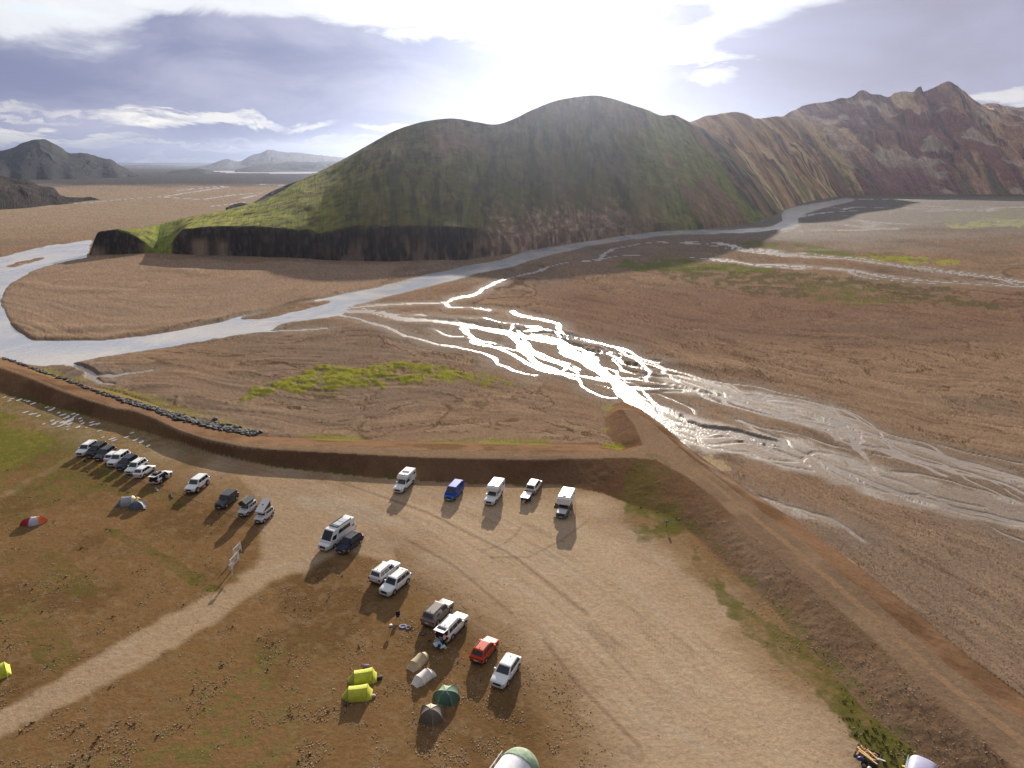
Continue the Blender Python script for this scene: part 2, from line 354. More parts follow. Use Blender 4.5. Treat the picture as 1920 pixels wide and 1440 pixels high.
streams = [  # points, start width, end width in metres, strength
 ([(640,580),(720,585),(760,597),(850,605),(900,617),(960,625),(1000,634),(1050,648),(1090,668),(1130,693),(1165,720),(1190,750)], 6, 9),
 ([(1085,668),(1130,694),(1165,722),(1190,752),(1220,776),(1262,803),(1300,812),(1382,814),(1440,828)], 4.5, 4),
 ([(1174,730),(1185,760),(1207,783),(1232,803),(1257,822),(1282,845),(1300,868)], 4, 3.2),
 ([(1228,776),(1264,793),(1300,803),(1350,812),(1409,828),(1440,841),(1500,862)], 2.5, 3),
 ([(1257,818),(1290,840),(1330,880),(1345,897),(1391,922),(1440,938),(1530,965),(1600,1000)], 1.3, .4),
 ([(640,588),(700,603),(745,617),(760,628),(800,640),(870,650),(900,660),(930,680),(980,697),(1010,703)], 2.6, 2.2),
 ([(862,610),(880,628),(900,640),(940,653),(960,670),(985,680),(1020,692),(1060,700)], 2.4, 2.6),
 ([(950,622),(975,640),(982,662),(1010,682),(1045,695),(1100,706),(1150,712)], 3.5, 4),
 ([(975,642),(1000,660),(1030,672),(1060,684),(1080,695)], 1.6, 1.6),
 ([(1010,630),(1040,634),(1060,645),(1085,650),(1110,664)], 4, 3),
 ([(960,583),(990,595),(1040,608),(1046,620),(1080,632),(1135,642),(1170,655),(1200,670),(1235,682)], 4.5, 3),
 ([(1135,642),(1160,652),(1170,668),(1190,675),(1230,690),(1270,702),(1330,716)], 2.5, 1.6),
 ([(1075,650),(1110,660),(1150,672),(1190,690),(1240,705),(1310,716),(1350,724),(1387,739),(1462,750),(1519,765),(1564,780),(1612,806),(1706,836),(1800,874),(1920,900)], 2.6, 2.4),
 ([(1150,715),(1200,727),(1275,735),(1350,742),(1406,757),(1462,776),(1492,787),(1575,806),(1605,832),(1687,855),(1800,890)], 3, 1.8),
 ([(1180,668),(1200,680),(1215,700),(1212,715)], 1.4, 1.2),
 ([(1212,735),(1222,750),(1236,768),(1234,778)], 1.6, 1),
 ([(1387,814),(1462,832),(1537,859),(1640,905),(1760,945),(1920,975)], 3, 2.5),
 ([(640,576),(720,572),(830,567),(850,560),(900,548),(925,530),(960,521),(1000,510),(1022,502)], 4, 2),
 ([(830,567),(845,576),(880,577),(912,581)], 1.6, 1.4),
 ([(848,562),(880,556),(905,545)], 3, 3), ([(985,515),(1005,508),(1012,504)], 5, 4),
 ([(1022,502),(1070,492),(1120,488),(1150,466),(1200,456),(1260,452),(1350,455)], 2, 3),
 ([(1100,488),(1150,481),(1200,478)], 2.5, 2),
 ([(1240,454),(1300,457),(1350,456),(1400,467),(1500,480),(1600,487),(1700,500),(1800,512),(1920,530),(2000,538)], 4, 2.5),
 ([(1300,482),(1360,489),(1430,499),(1500,503)], 3, 2),
 ([(1330,484),(1400,494),(1500,498),(1600,506),(1660,520),(1740,527),(1920,538)], 2.5, 2),
 ([(1585,374),(1650,373),(1750,377),(1800,374),(1920,374),(2050,373)], 6, 6),
 ([(1494,408),(1530,401),(1560,397),(1610,395)], 7, 4), ([(1580,393),(1600,388),(1700,391),(1780,392)], 4, 3),
 ([(1590,422),(1620,426),(1640,420),(1610,413),(1660,418),(1700,420)], 3.5, 2), ([(1740,396),(1800,393),(1850,396),(1860,390),(1920,388)], 4, 3),
 ([(1535,431),(1600,432),(1680,428)], 2, 2),
 ([(100,384),(150,381),(250,372),(310,368),(400,354),(430,350)], 6, 8), ([(310,370),(380,374),(440,365),(520,360)], 3, 5),
 ([(400,386),(440,382),(460,379)], 8, 5),([(330,358),(360,354),(420,349)], 8, 8), ([(470,345),(530,347)], 9, 9), ([(455,372),(480,366)], 6, 6),
 ([(120,684),(150,700),(180,712),(215,720)], 4, 2.5), ([(165,707),(215,703),(290,690)], 1.8, .8), ([(490,622),(560,617),(610,614)], 1.5, 1),
]
SW = np.zeros((nr, nc)); wet = np.zeros((nr, nc))
wobm = (fbm(GX / 9, GY / 9, 4) - .5)
extra = []
for k_ in (0, 1, 3, 6, 7, 9, 12, 13, 13, 12, 16, 2, 23, 23, 25, 16):
    pts_, a_, b_ = streams[k_]; extra += [(pts_, a_ * .16 + .35, b_ * .16 + .35, 1.0), (pts_, a_ * .2 + .2, b_ * .22 + .2, 1.9)]
for n_, (pts, w0, w1, *xx) in enumerate(streams + extra):
    xx = xx[0] if xx else 0.0
    Wp = np.array(W(pts)); far_ = np.hypot(*Wp[0]) > 700
    pad = 120 if far_ else 34
    bb = (GX > Wp[:, 0].min() - pad) & (GX < Wp[:, 0].max() + pad) & (GY > Wp[:, 1].min() - pad) & (GY < Wp[:, 1].max() + pad)
    gx, gy = GX[bb], GY[bb]
    ox = (fbm(gx / 14 + 3, gy / 14, 4) - .5) * 5.0; oy = (fbm(gx / 14 + 53, gy / 14 + 9, 4) - .5) * 9.0
    if xx: ox += xx * 18 * (fbm(gx / 38 + n_ * 7.1, gy / 38, 3) - .5); oy += xx * 27 * (fbm(gx / 38, gy / 38 + n_ * 9.7, 3) - .5)
    d, par = dline(gx + ox, gy + oy, Wp, 16 if not far_ else 60)
    wd = lerp(w0, w1, par) * (1 + wobm[bb] * 1.6) * (.52 if not xx else .40); wd = np.maximum(wd, DIST[bb] * (.0058 if not xx else .0042))
    SW[bb] = np.maximum(SW[bb], sstep(d, wd * .5 + .42, wd * .5 - .25) * (1 if not xx else sstep(fbm(gx / 11, gy / 11 + n_, 3), .30, .44)))
    wet[bb] = np.maximum(wet[bb], sstep(d, wd * 1.2 + 7, wd * .5))
wet_polys = [[(1180,742),(1330,790),(1440,812),(1520,830),(1640,870),(1800,915),(1960,950),(1960,1000),(1820,975),(1660,940),(1560,905),(1470,880),(1390,850),(1330,850),(1260,820),(1215,785)],
 [(1230,700),(1330,715),(1500,752),(1570,765),(1600,790),(1700,830),(1960,905),(1960,925),(1780,880),(1600,832),(1480,790),(1340,748),(1240,738)],
 [(1250,820),(1290,835),(1350,890),(1440,935),(1600,985),(1560,990),(1450,960),(1380,925),(1330,900),(1300,870)]]
wp = np.zeros((nr, nc))
for k, p in enumerate(wet_polys): wp = np.maximum(wp, soft(p) * (.9 if k < 1 else .7))
for _ in range(3):
    wp = (wp + np.roll(wp, 1, 0) + np.roll(wp, -1, 0) + np.roll(wp, 2, 1) + np.roll(wp, -2, 1)) / 5
# thin threads of water inside the wet fans, from the streak field
thread = sstep(L2 + L3 * .6 + (fbm(PX / 60, PY / 20, 3) - .5) * 2, .5, 1.2) * sstep(wp, .1, .6) * plain
SW = np.where(plain, SW, 0)
RW &= plain | outr
wet = np.where(plain, wet, 0)
far_wet = sstep(PY + (fbm(PX / 160, PY / 12, 4) - .5) * 60, 480, 410) * sstep(PY, 366, 372) * sstep(PX, 1150, 1250) * plain
far_thread = far_wet * sstep(L1 + (fbm(PX / 90, PY / 12, 3) - .5) * 3, 1.5, 2.2)
lake = inpoly(PX, PY + wy1 * .1, [(392,320.5),(500,319),(610,321),(640,324),(560,325.5),(430,324.5)])
def blur2(a, n=1):
    for _ in range(n):
        a = (a * 2 + np.roll(a, 1, 0) + np.roll(a, -1, 0) + np.roll(a, 1, 1) + np.roll(a, -1, 1) + (np.roll(a, 2, 1) + np.roll(a, -2, 1)) * .7) / 7.4
    return a
RWf = blur2(RW.astype(float), 3)
waterm = np.clip(np.maximum(np.maximum(RWf, SW), np.maximum(np.maximum(far_thread * .9, lake), sstep(L2 + L3 * .8 + (fbm(PX / 50 + 9, PY / 16, 3) - .5) * 2.5, 1.9, 2.3) * sstep(wp, .3, .7))), 0, 1)

# ---- height of the ground
relief = np.clip(streak, -2.2, 1.6) * (1 - .8 * wp)
amp = .20 * sstep(DIST, 60, 220) * np.where(plain, 1, 0)
lowf = (fbm(GX / 60, GY / 60, 4) - .5)
Hh = (amp * (relief * .6 + .2) + np.where(plain, np.abs(lowf) * .5, 0)) * (1 - .9 * wet) * (1 - .75 * wp)
# traced cut banks: a lip on the far side that drops on the near side
banks = [([(800,590),(850,597),(930,607),(1000,617),(1060,628),(1080,645),(1150,668),(1200,690),(1260,712)],1.0),([(1180,622),(1220,650),(1262,678),(1320,687),(1400,695),(1440,705)],1.0),
 ([(880,566),(960,573),(1050,585),(1150,600)],.6),([(1200,610),(1300,625),(1400,640)],.4),([(45,595),(60,612),(130,618),(300,610),(410,598)],1.0),([(45,530),(80,540),(150,545),(235,545)],.8),
 ([(300,505),(355,508),(370,515)],.9),([(30,610),(60,634),(200,634),(400,603),(560,567),(700,538)],.7),([(1270,760),(1310,785),(1380,810),(1460,835)],.6),([(480,860),(900,860)],0),
 ([(120,684),(165,690),(170,705)],1.1),([(215,722),(250,735),(300,740),(420,760)],.7),([(1600,560),(1700,585),(1850,600)],.4),([(1410,610),(1520,620),(1620,640)],.4),([(1200,725),(1290,735),(1350,737)],.5),([(630,612),(700,625),(745,632)],.5),
 ([(930,1000),(1300,1000)],0)]
for pts, hgt in banks:
    if not hgt: continue
    d, par = dline(GX + wobm * 4, GY, W(pts), 14)
    Hh += hgt * .55 * sstep(d, 8, .5) * np.where(plain, 1, 0) * (1 - .5 * np.abs(2 * par - 1) ** 4) * (1 - SW)
Hh = np.where(plain, np.maximum(Hh, -.02), Hh)
Hh = np.where(waterm > .05, Hh * (1 - waterm) - np.maximum(waterm * .17, RWf * .30), Hh)
lot_n = (fbm(GX / 1.4, GY / 1.4, 4) - .5) * .05
Hh = np.where(parking, lot_n, Hh)
slope_n = (fbm(GX / .9, GY / .9, 4) - .5) * .15 * (dk * (1 - dk) * 4) + (fbm(GX / 7, GY / 7, 3) - .5) * .3 * dk * (1 - dk) * 3
HZ = Hh * (1 - dk) + dike_h + slope_n

# ---- colour of the ground (albedo)
big = fbm(GX / 45, GY / 45, 5); med = fbm(GX / 7, GY / 7, 5); sm = fbm(GX / 1.1, GY / 1.1, 4)
C_brown = (.228, .150, .098); C_dark = (.066, .038, .022); C_light = (.31, .215, .140); C_ash = (.175, .130, .097)
C_track = (.40, .295, .195); C_grass = (.088, .084, .019); C_moss = (.27, .265, .022); C_rust = (.150, .085, .046)
col = np.zeros((nr, nc, 3)) + np.array(C_brown)
col = mixc(col, C_ash, sstep(big, .42, .62) * .6)
col = mixc(col, C_light, sstep(streak, .5, 2.4) * .55)
col = mixc(col, C_dark, sstep(-streak, .6, 2.4) * .6)
for Lf, wl, am in ((L2, .12, .7), (L3, .06, .85), (L2 - L3 * .6, .07, .5)):
    gate = sstep(fbm(PX / 75 + wl * 99, PY / 22 + am * 50, 4) , .41, .54) * sstep(PY, 460, 540)
    col = mixc(col, C_dark, np.exp(-(Lf / wl) ** 2) * gate * am)
    col = mixc(col, C_light, np.exp(-((Lf - wl * 2.6) / (wl * 1.4)) ** 2) * gate * am * .6)
# the sand inside the river's bend and beyond the river is paler
sand = soft([(0,500),(160,480),(400,490),(760,500),(700,535),(420,595),(200,636),(50,632),(0,570)])
col = mixc(col, (.29, .205, .145), sand * .6)
farsand = sstep(PY, 480, 400) * sstep(PX, 700, 560) * plain
col = mixc(col, (.31, .235, .165), farsand * .8)
belt = sstep(PY + (fbm(PX / 110, PY / 7, 4) - .5) * 16, 354, 341) * sstep(PX, 760, 640)
col = mixc(col, (.060, .058, .062), belt * .9)
col = mixc(col, (.135, .108, .088), sstep(PY + (fbm(PX / 200 + 5, PY / 14, 4) - .5) * 70, 500, 400) * sstep(PX, 1000, 1150) * .75)
col = mixc(col, (.15, .085, .060), sstep(PY, 520, 560) * sstep(PY, 700, 600) * sstep(PX, 900, 1100) * .5)
# greens
def green(poly, c, a, thr=.42, q=True):
    global col
    m = soft(poly, q) * sstep(fbm(PX / 14, PY / 5, 4) + .12 * np.clip(L1, -1, 1), thr - .08, thr + .1)
    col = mixc(col, c, m * a)
moss1 = [(448,756),(470,738),(480,725),(520,715),(570,694),(610,684),(680,687),(740,679),(800,680),(850,690),(885,700),(860,712),(800,716),(760,726),(700,728),(680,724),(640,733),(600,742),(560,741),(520,728),(500,742)]
m1 = soft(moss1); mm = blur2(m1, 2) * sstep(fbm(PX / 20, PY / 8, 4) + .07 * np.clip(L1, -1, 1), .33, .47)
col = mixc(col, (.215, .205, .030), mm * .95); col = mixc(col, (.10, .10, .022), mm * sstep(fbm(PX / 7, PY / 3, 3), .46, .60) * .8)
HZ = HZ + mm * .25
green([(840,695),(900,698),(950,708),(990,718),(940,722),(860,720),(820,712)], (.22, .21, .03), .8)
green([(1150,500),(1180,487),(1240,484),(1300,488),(1400,500),(1480,506),(1400,512),(1280,508),(1200,506)], (.13, .135, .035), .95, .3)
green([(1230,505),(1350,502),(1600,520),(1800,545),(1900,580),(1700,570),(1500,560),(1350,545),(1250,525)], (.085, .080, .035), .7, .45)
green([(1390,455),(1500,458),(1580,470),(1690,475),(1720,490),(1600,483),(1470,472),(1400,466)], (.13, .135, .035), .9, .4)
green([(1600,472),(1700,480),(1800,488),(1790,497),(1700,495),(1620,486)], (.26, .26, .04), .8, .45)
green([(1770,418),(1850,410),(1990,408),(1990,428),(1850,425),(1780,428)], (.32, .31, .05), .9, .35)
green([(1770,400),(1880,393),(1990,390),(1990,412),(1850,412),(1780,418)], (.15, .16, .035), .8, .4)
green([(1500,540),(1620,535),(1700,560),(1600,575),(1520,560)], (.15, .13, .05), .6, .4)
# wet gravel
col = mixc(col, (.215, .168, .132), np.clip(wp, 0, 1) * .75 * plain)
col = mixc(col, (.30, .26, .23), thread * .8)
col = mixc(col, (.13, .10, .082), wet * .35 * (1 - wp))
col = mixc(col, (.16, .14, .125), far_wet * .6)
col = mixc(col, (.12, .10, .08), waterm * .8)
pale = soft([(1290,860),(1340,850),(1370,880),(1330,890)]) + soft([(1560,1040),(1590,1045),(1620,1080),(1660,1110),(1640,1112),(1600,1085),(1575,1060)]) + soft([(880,578),(920,560),(1030,600),(1000,605)]) * .25
col = mixc(col, (.38, .29, .16), pale * .6)
# dike
slope_in = inE & ~crest
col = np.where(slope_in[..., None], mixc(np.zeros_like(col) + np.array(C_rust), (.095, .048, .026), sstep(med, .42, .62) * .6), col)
col = mixc(col, (.225, .150, .095), slope_in * sstep(PX, 1230, 1420) * (.45 + .5 * sstep(med, .4, .65)))  # right stretch of the slope: weaker shade put in as a lighter colour
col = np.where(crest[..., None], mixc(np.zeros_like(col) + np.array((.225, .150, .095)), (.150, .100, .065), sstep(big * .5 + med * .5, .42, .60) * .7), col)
col = np.where(crest[..., None] & (np.abs(dK / (dK + dE + 1e-6) - .45) < .09)[..., None], np.array((.235, .150, .090)), col)
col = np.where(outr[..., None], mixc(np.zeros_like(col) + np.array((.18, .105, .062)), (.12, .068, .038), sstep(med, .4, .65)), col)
edge = sstep(dU, 3.0, .6) * (plain | outr)
gmid = sstep(PX, 480, 640) * sstep(PX, 1165, 1100) * sstep(med, .38, .6)
col = mixc(col, (.20, .19, .04), edge * gmid * .75)
col = mixc(col, (.22, .21, .03), sstep(dU, 1.6, .4) * inpoly(PX, PY, [(1125,750),(1150,750),(1180,855),(1130,850)]) * sstep(sm + med, .95, 1.15))
col = mixc(col, (.26, .22, .06), sstep(dU, 4, 1) * sstep(PX, 500, 440) * (med > .45) * .6)
# parking
lot = np.zeros_like(col) + np.array((.178, .104, .046))
lot = mixc(lot, (.112, .064, .028), sstep(med, .45, .66) * .65)
lot = mixc(lot, (.22, .145, .080), sstep(sm, .52, .72) * .45)
road = [(-80,728),(0,738),(150,778),(300,822),(420,858),(540,880),(720,900),(930,915),(1100,912),(1200,1000),(1280,1060),(1380,1160),(1470,1260),(1560,1370),(1680,1470),(1730,1560),(1000,1560),(1150,1440),(1080,1320),(1000,1220),(900,1130),(800,1050),(720,990),(640,960),(560,940),(480,915),(420,890),(330,870),(200,826),(60,775),(-80,745)]
path = [(500,1000),(560,985),(600,1020),(560,1070),(500,1100),(440,1140),(380,1185),(300,1230),(200,1285),(90,1340),(0,1385),(-90,1430),(-90,1370),(0,1330),(100,1275),(200,1215),(300,1160),(380,1120),(440,1090),(490,1040)]
path2 = [(-60,958),(60,895),(130,850),(150,840),(160,850),(110,880),(0,938),(-60,975)]
rd = soft(road); pth = np.maximum(np.maximum(soft(path), soft(path2)), soft([(430,890),(500,950),(478,1035),(560,1075),(650,1035),(760,1060),(720,985),(640,925),(520,880)]))
for k_ in (1, 2, 3):
    pth = (pth + np.roll(pth, k_, 0) + np.roll(pth, -k_, 0) + np.roll(pth, 2 * k_, 1) + np.roll(pth, -2 * k_, 1)) / 5
for k_ in (1, 2, 4, 7, 11, 15, 11, 7, 4, 2, 1):
    rd = (rd + np.roll(rd, k_, 0) + np.roll(rd, -k_, 0) + np.roll(rd, 2 * k_, 1) + np.roll(rd, -2 * k_, 1)) / 5
rd = np.clip(rd * 1.15 - .05 + (med - .5) * 1.1 * (1 - np.abs(2 * rd - 1)), 0, 1); rd = np.maximum(rd, sstep(pth, .25, .95) * .72)
lot = mixc(lot, C_track, rd * (.82 + .18 * np.clip(med, 0, 1)))
lot = mixc(lot, (.40, .33, .25), rd * sstep(L3 + L2 * .5, .6, 2) * .35)
lot = mixc(lot, (.22, .155, .10), rd * sstep(-L3 - L2 * .5, .8, 2.2) * .5)
lot = mixc(lot, (.36, .31, .25), soft([(560,930),(700,950),(760,980),(720,985),(600,960),(540,940)]) * rd * .4)
for gp, a in [([(-80,765),(0,772),(60,800),(105,822),(90,840),(40,870),(0,885),(-80,900)], .95), ([(180,990),(230,995),(300,1030),(350,1060),(400,1090),(430,1110),(380,1110),(300,1060),(220,1010)], .85),
   ([(0,1040),(60,1020),(130,1040),(170,1090),(100,1110),(20,1080)], .45), ([(40,1170),(110,1160),(150,1230),(110,1270),(60,1230)], .6), ([(100,1080),(170,1070),(180,1110),(130,1120)], .45), ([(1165,930),(1230,920),(1270,950),(1300,985),(1260,1010),(1200,1020),(1170,980)], .85),
   ([(1290,1010),(1350,1090),(1430,1160),(1500,1200),(1600,1290),(1700,1400),(1740,1450),(1640,1450),(1580,1350),(1500,1270),(1400,1190),(1310,1080)], .8), ([(140,905),(330,925),(350,960),(250,935)], .5), ([(1560,1290),(1640,1280),(1760,1400),(1700,1450),(1620,1440)], .8), ([(0,950),(60,960),(60,1000),(0,1010)], .3), ([(960,905),(1000,908),(985,915)], .8), ([(1060,905),(1130,915),(1120,925)], .4)]:
    gm = soft(gp) * (sstep(med * .6 + sm * .4, .30, .58) if gp[0][0] < 1000 else blur2(soft(gp), 3) * sstep(med * .6 + sm * .4, .28, .60))
    lot = mixc(lot, C_grass if a != .95 else (.175, .155, .030), gm * a)
lot = mixc(lot, (.115, .105, .028), sstep(big, .42, .56) * sstep(sm + med * .5, .62, .85) * sstep(PX, 700, 350) * (1 - rd) * .8)
# wheel ruts
for pts, wd in [([(1100,978),(1050,1015),(990,1045),(920,1045)], .18), ([(980,985),(965,1005),(945,1020),(905,1033)], .16), ([(720,1060),(800,1105),(900,1180),(1010,1290)], .3), ([(760,1010),(850,1060),(960,1150)], .3), ([(640,905),(800,960),(960,1040),(1100,1150)], .35), ([(1020,1200),(1080,1280),(1200,1400)], .3)]:
    d, _ = dline(GX, GY, W(pts), 4); lot = mixc(lot, (.15, .095, .06), sstep(d, wd + .12, wd * .4) * .45)
axis = np.array(W([(330, 850), (470, 885), (620, 935), (780, 1005), (910, 1090), (1040, 1205), (1150, 1330), (1230, 1460)]))
nrm = np.gradient(axis, axis=0); nrm = np.stack([nrm[:, 1], -nrm[:, 0]], -1) / np.hypot(*nrm.T)[:, None]
trk = np.random.default_rng(4)
for k_ in range(11):
    o0 = trk.uniform(-4, 13); wv = np.linspace(0, 1, len(axis))[:, None] * trk.uniform(-2, 9) + trk.normal(size=(len(axis), 1)) * .35
    for g_ in (-.85, .85):
        d, par = dline(GX, GY, axis - nrm * (o0 + wv * .6 + g_), 2)
        m_ = sstep(d, .34, .06) * sstep(fbm(GX / 6 + k_, GY / 6, 3), .35, .55) * sstep(par, 0, .15) * sstep(par, 1, .8)
        lot = mixc(lot, (.19, .13, .082) if k_ % 3 else (.46, .36, .26), m_ * .20)
gin = soft([(1165,945),(1185,890),(1215,868),(1250,880),(1265,930),(1290,985),(1230,960)]) * sstep(sm + med, .7, .95)
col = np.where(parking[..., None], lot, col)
col = mixc(col, (.10, .10, .022), gin * .45)
col = mixc(col, (.11, .11, .025), (inE & (dk < .25)) * sstep(sm + med, .85, 1.1) * sstep(PX, 1200, 1340) * .5)
col = mixc(col, (.09, .085, .02), (inE & (dk < .2)) * sstep(sm + med, .95, 1.15) * sstep(PX, 1100, 700) * .8)
col = np.clip(col, .01, .8)
rough_wet = np.clip(wp * .4 + wet * .2 + far_wet * .25 + waterm * .5, 0, 1)
spk = rng.random((nr, nc))
col *= (1 + np.where(plain, .34, .2) * (spk - .5))[..., None]

V = np.stack([GX, GY, HZ], -1)
me, _ = grid_mesh('ground', V)
set_attr(me, 'col', col); set_attr(me, 'wet', rough_wet, 'FLOAT')
M_ground = surface_mat('gravel_plain', True, .10, 1.6, .34, .05, .9)
ground = tag(link('ground', me, M_ground), kind='structure')
# plain that goes on out of sight
Vb = np.array([[[-30000, -9000, -1.2], [30000, -9000, -1.2]], [[-30000, 40000, -1.2], [30000, 40000, -1.2]]], float)
mb_, _ = grid_mesh('plain', Vb); set_attr(mb_, 'col', np.tile(np.array((.16, .115, .08)), (4, 1))); set_attr(mb_, 'wet', np.zeros(4), 'FLOAT')
tag(link('plain', mb_, M_ground), kind='structure')

def height(x, y):                                   # ground height at a world point, from the grid
    dy = y; depth_dir = None
    # invert the projection at z = 0
    vx_ = np.array([x, y * 1.0, -CAMH]); f = np.array([0, math.cos(PITCH), -math.sin(PITCH)]); u = np.array([0, math.sin(PITCH), math.cos(PITCH)])
    t = vx_ @ f; px = 960 + FPX * vx_[0] / t; py = 720 - FPX * (vx_ @ u) / t
    i = min(max(np.searchsorted(rows, py), 1), nr - 1); j = min(max(np.searchsorted(cols, px), 1), nc - 1)
    return float(HZ[i, j])

# ---- water sheets
mask = np.zeros((nr, nc), bool); mask |= waterm > .04
mk = mask[:-1, :-1] | mask[1:, 1:] | mask[1:, :-1] | mask[:-1, 1:]
WL = -.10
def water_mat(name='glacial_water', ca=(.54, .49, .44, 1), cb=(.33, .36, .43, 1), rg=.16):
    m, n, b = principled(name)
    g = n.new('ShaderNodeNewGeometry'); P = g.outputs['Position']
    st = n.new('ShaderNodeMapping'); n.plug(st.inputs[0], P); st.inputs['Scale'].default_value = (1, 1, 1)
    silt = n.noise(P, .03, 7, .66, 1.2)
    n.plug(b.inputs['Base Color'], n.mix(n.ss(silt, .35, .65), ca, cb))
    b.inputs['Roughness'].default_value = rg; b.inputs['IOR'].default_value = 1.33; b.inputs['Specular IOR Level'].default_value = .7
    r1 = n.noise(P, 1.4, 4, .6, .6); r2 = n.noise(P, .35, 3, .5, .5)
    bp = n.new('ShaderNodeBump'); bp.inputs['Strength'].default_value = .7; bp.inputs['Distance'].default_value = .16
    n.plug(bp.inputs['Height'], n.m('ADD', r1, n.m('MULTIPLY', r2, 1.2))); n.plug(b.inputs['Normal'], bp.outputs[0])
    return m
M_water = water_mat()
Vw = V.copy(); Vw[..., 2] = WL
rv = RWf > .03; rv = rv[:-1, :-1] | rv[1:, 1:] | rv[1:, :-1] | rv[:-1, 1:]
ms_, _ = grid_mesh('stream_water', Vw, mk & ~rv); mk = mk & rv
M_stream = water_mat('silty_stream_water', (.30, .235, .185, 1), (.22, .17, .135, 1), .30)
tag(link('stream_water', ms_, M_stream), kind='structure')
mw, _ = grid_mesh('river_water', Vw, mk)
tag(link('river_water', mw, M_water), kind='structure')

# ================================================================== HILLS
def resample(a, n):
    a = np.asarray(a, float); s = np.linspace(0, len(a) - 1, n)
    i = np.clip(s.astype(int), 0, len(a) - 2); t = s - i
    def cr(k): return a[np.clip(i + k, 0, len(a) - 1)]
    p0, p1, p2, p3 = cr(-1), cr(0), cr(1), cr(2); t = t[:, None]
    return .5 * ((2 * p1) + (-p0 + p2) * t + (2 * p0 - 5 * p1 + 4 * p2 - p3) * t * t + (-p0 + 3 * p1 - 3 * p2 + p3) * t ** 3)
M_hill = surface_mat('hill_ground', False, 1.8, .32, .42, .03, 1.0, streaks=.95)
M_far = surface_mat('far_hill_ground', False, 6, .03, .25, .004, .6)
def hill(name, keys, ns, nt, paintf, amp=8, gul=14, cliff=None, backw=1.0, power=1.0, shear=0.0, m=None, seed=0, nfreq=1.0, crest_noise=.0, gain=1.0):
    """keys: (crest px, crest py, crest distance, base px, base py). The front face runs from the base line up to the
    crest, the back falls away behind it; gullies run down the fall line."""
    C = np.array([ray_at(k[0], k[1], k[2]) for k in keys]); B = np.array([[*uv2world(k[3], k[4]), -2.0] for k in keys])
    C = resample(C, ns); B = resample(B, ns)
    s = np.linspace(0, len(keys) - 1, ns)[:, None]
    t = (np.linspace(0, 1, nt) ** (1.5 if cliff is not None else 1.0))[None, :]
    bk = np.linspace(0, 1, nt // 3 + 1)[1:][None, :]
    XY = B[:, None, :2] * (1 - t[..., None]) + C[:, None, :2] * t[..., None]
    power = np.interp(s[:, 0], np.arange(len(keys)), power)[:, None] if np.ndim(power) else power
    prof = t ** power
    if cliff is not None:
        ch = np.interp(s[:, 0], np.arange(len(keys)), cliff[0])[:, None]; cw = cliff[1]
        dist = np.hypot(*(C - B)[:, :2].T)[:, None]
        tt = t * dist
        up = sstep(tt, 0, cw) ** .8
        z = B[:, None, 2][..., 0:1] + (C[:, 2] - B[:, 2])[:, None] * prof
        zc = -2 + up * (ch + 2)
        rest = np.clip((tt - cw) / (dist - cw), 0, 1)
        Z = np.where(tt < cw, zc, ch + (C[:, 2][:, None] - ch) * rest ** power)
    else:
        Z = B[:, 2][:, None] + (C[:, 2] - B[:, 2])[:, None] * prof
    # gullies: noise that varies quickly across the slope and slowly down it
    arc = np.concatenate([[0], np.cumsum(np.hypot(*np.diff(C[:, :2], axis=0).T))])[:, None]
    wv = (fbm(arc / 70 + seed, t * 2.5 + seed, 4) - .5) * 1.7
    g1 = np.abs(fbm(arc / gul * .35 * nfreq + shear * t + wv + seed, t * 1.3 + seed * 3, 3) * 2 - 1)
    g2 = np.abs(fbm(arc / gul * 1.3 * nfreq + shear * 3 * t + wv * 2 + 9 + seed, t * 3 + seed, 3) * 2 - 1)
    env = np.sin(np.pi * np.clip(t, 0, 1) ** 1.15) ** .8 + .12 * t
    rough = fbm(XY[..., 0] / 30 + seed, XY[..., 1] / 30, 5) - .5
    amp = np.broadcast_to(np.interp(s[:, 0], np.arange(len(keys)), amp)[:, None] if np.ndim(amp) else np.full((ns, 1), float(amp)), (ns, 1))
    Z = Z + env * (amp * (.38 - g1) * 1.6 + amp * .35 * (.4 - g2) + amp * .5 * rough)
    Z[:, -1] = C[:, 2] + (fbm(arc[:, 0] / 25, arc[:, 0] * 0 + seed, 4) - .5) * crest_noise
    Z[:, -2] = (Z[:, -2] + Z[:, -1]) / 2 
    F = np.concatenate([XY, Z[..., None]], -1)
    # back slope
    out_d = (C - B)[:, :2]; ln = np.hypot(*out_d.T)[:, None]; out_d = out_d / ln
    wdt = (Z[:, -1] * 1.9 * backw + 40)[:, None, None]
    XYb = C[:, None, :2] + out_d[:, None, :] * bk[..., None] * wdt
    Zb = Z[:, -1][:, None] * (1 - bk ** 1.25) - 3 * bk + np.sin(np.pi * bk) * amp * (fbm(XYb[..., 0] / 40, XYb[..., 1] / 40, 4) - .5)
    Bk = np.concatenate([XYb, Zb[..., None]], -1)
    A = np.concatenate([F, Bk], 1)
    tt = np.concatenate([np.broadcast_to(t, (ns, nt)), 1 + np.broadcast_to(bk, (ns, bk.shape[1]))], 1)
    ss_ = np.broadcast_to(s, tt.shape)
    ar = np.broadcast_to(arc, tt.shape)
    c = paintf(ss_, tt, A[..., 0], A[..., 1], A[..., 2], ar)
    c = c * np.clip(1 + .55 * (fbm(ar / 3.5 + tt * 2, tt * 7, 4) - .5) + .7 * (fbm(A[..., 0] / 5, A[..., 1] / 5, 4) - .5), .3, 2)[..., None]
    me, _ = grid_mesh(name, A)
    me.flip_normals()
    set_attr(me, 'col', np.clip(c * gain, .008, .7))
    L_ = np.hypot(*(C - B)[:, :2].T)[:, None]
    set_attr(me, 'fall', np.stack([ar / 3.2 + seed, tt * L_ / 30.0, 0 * tt], -1))
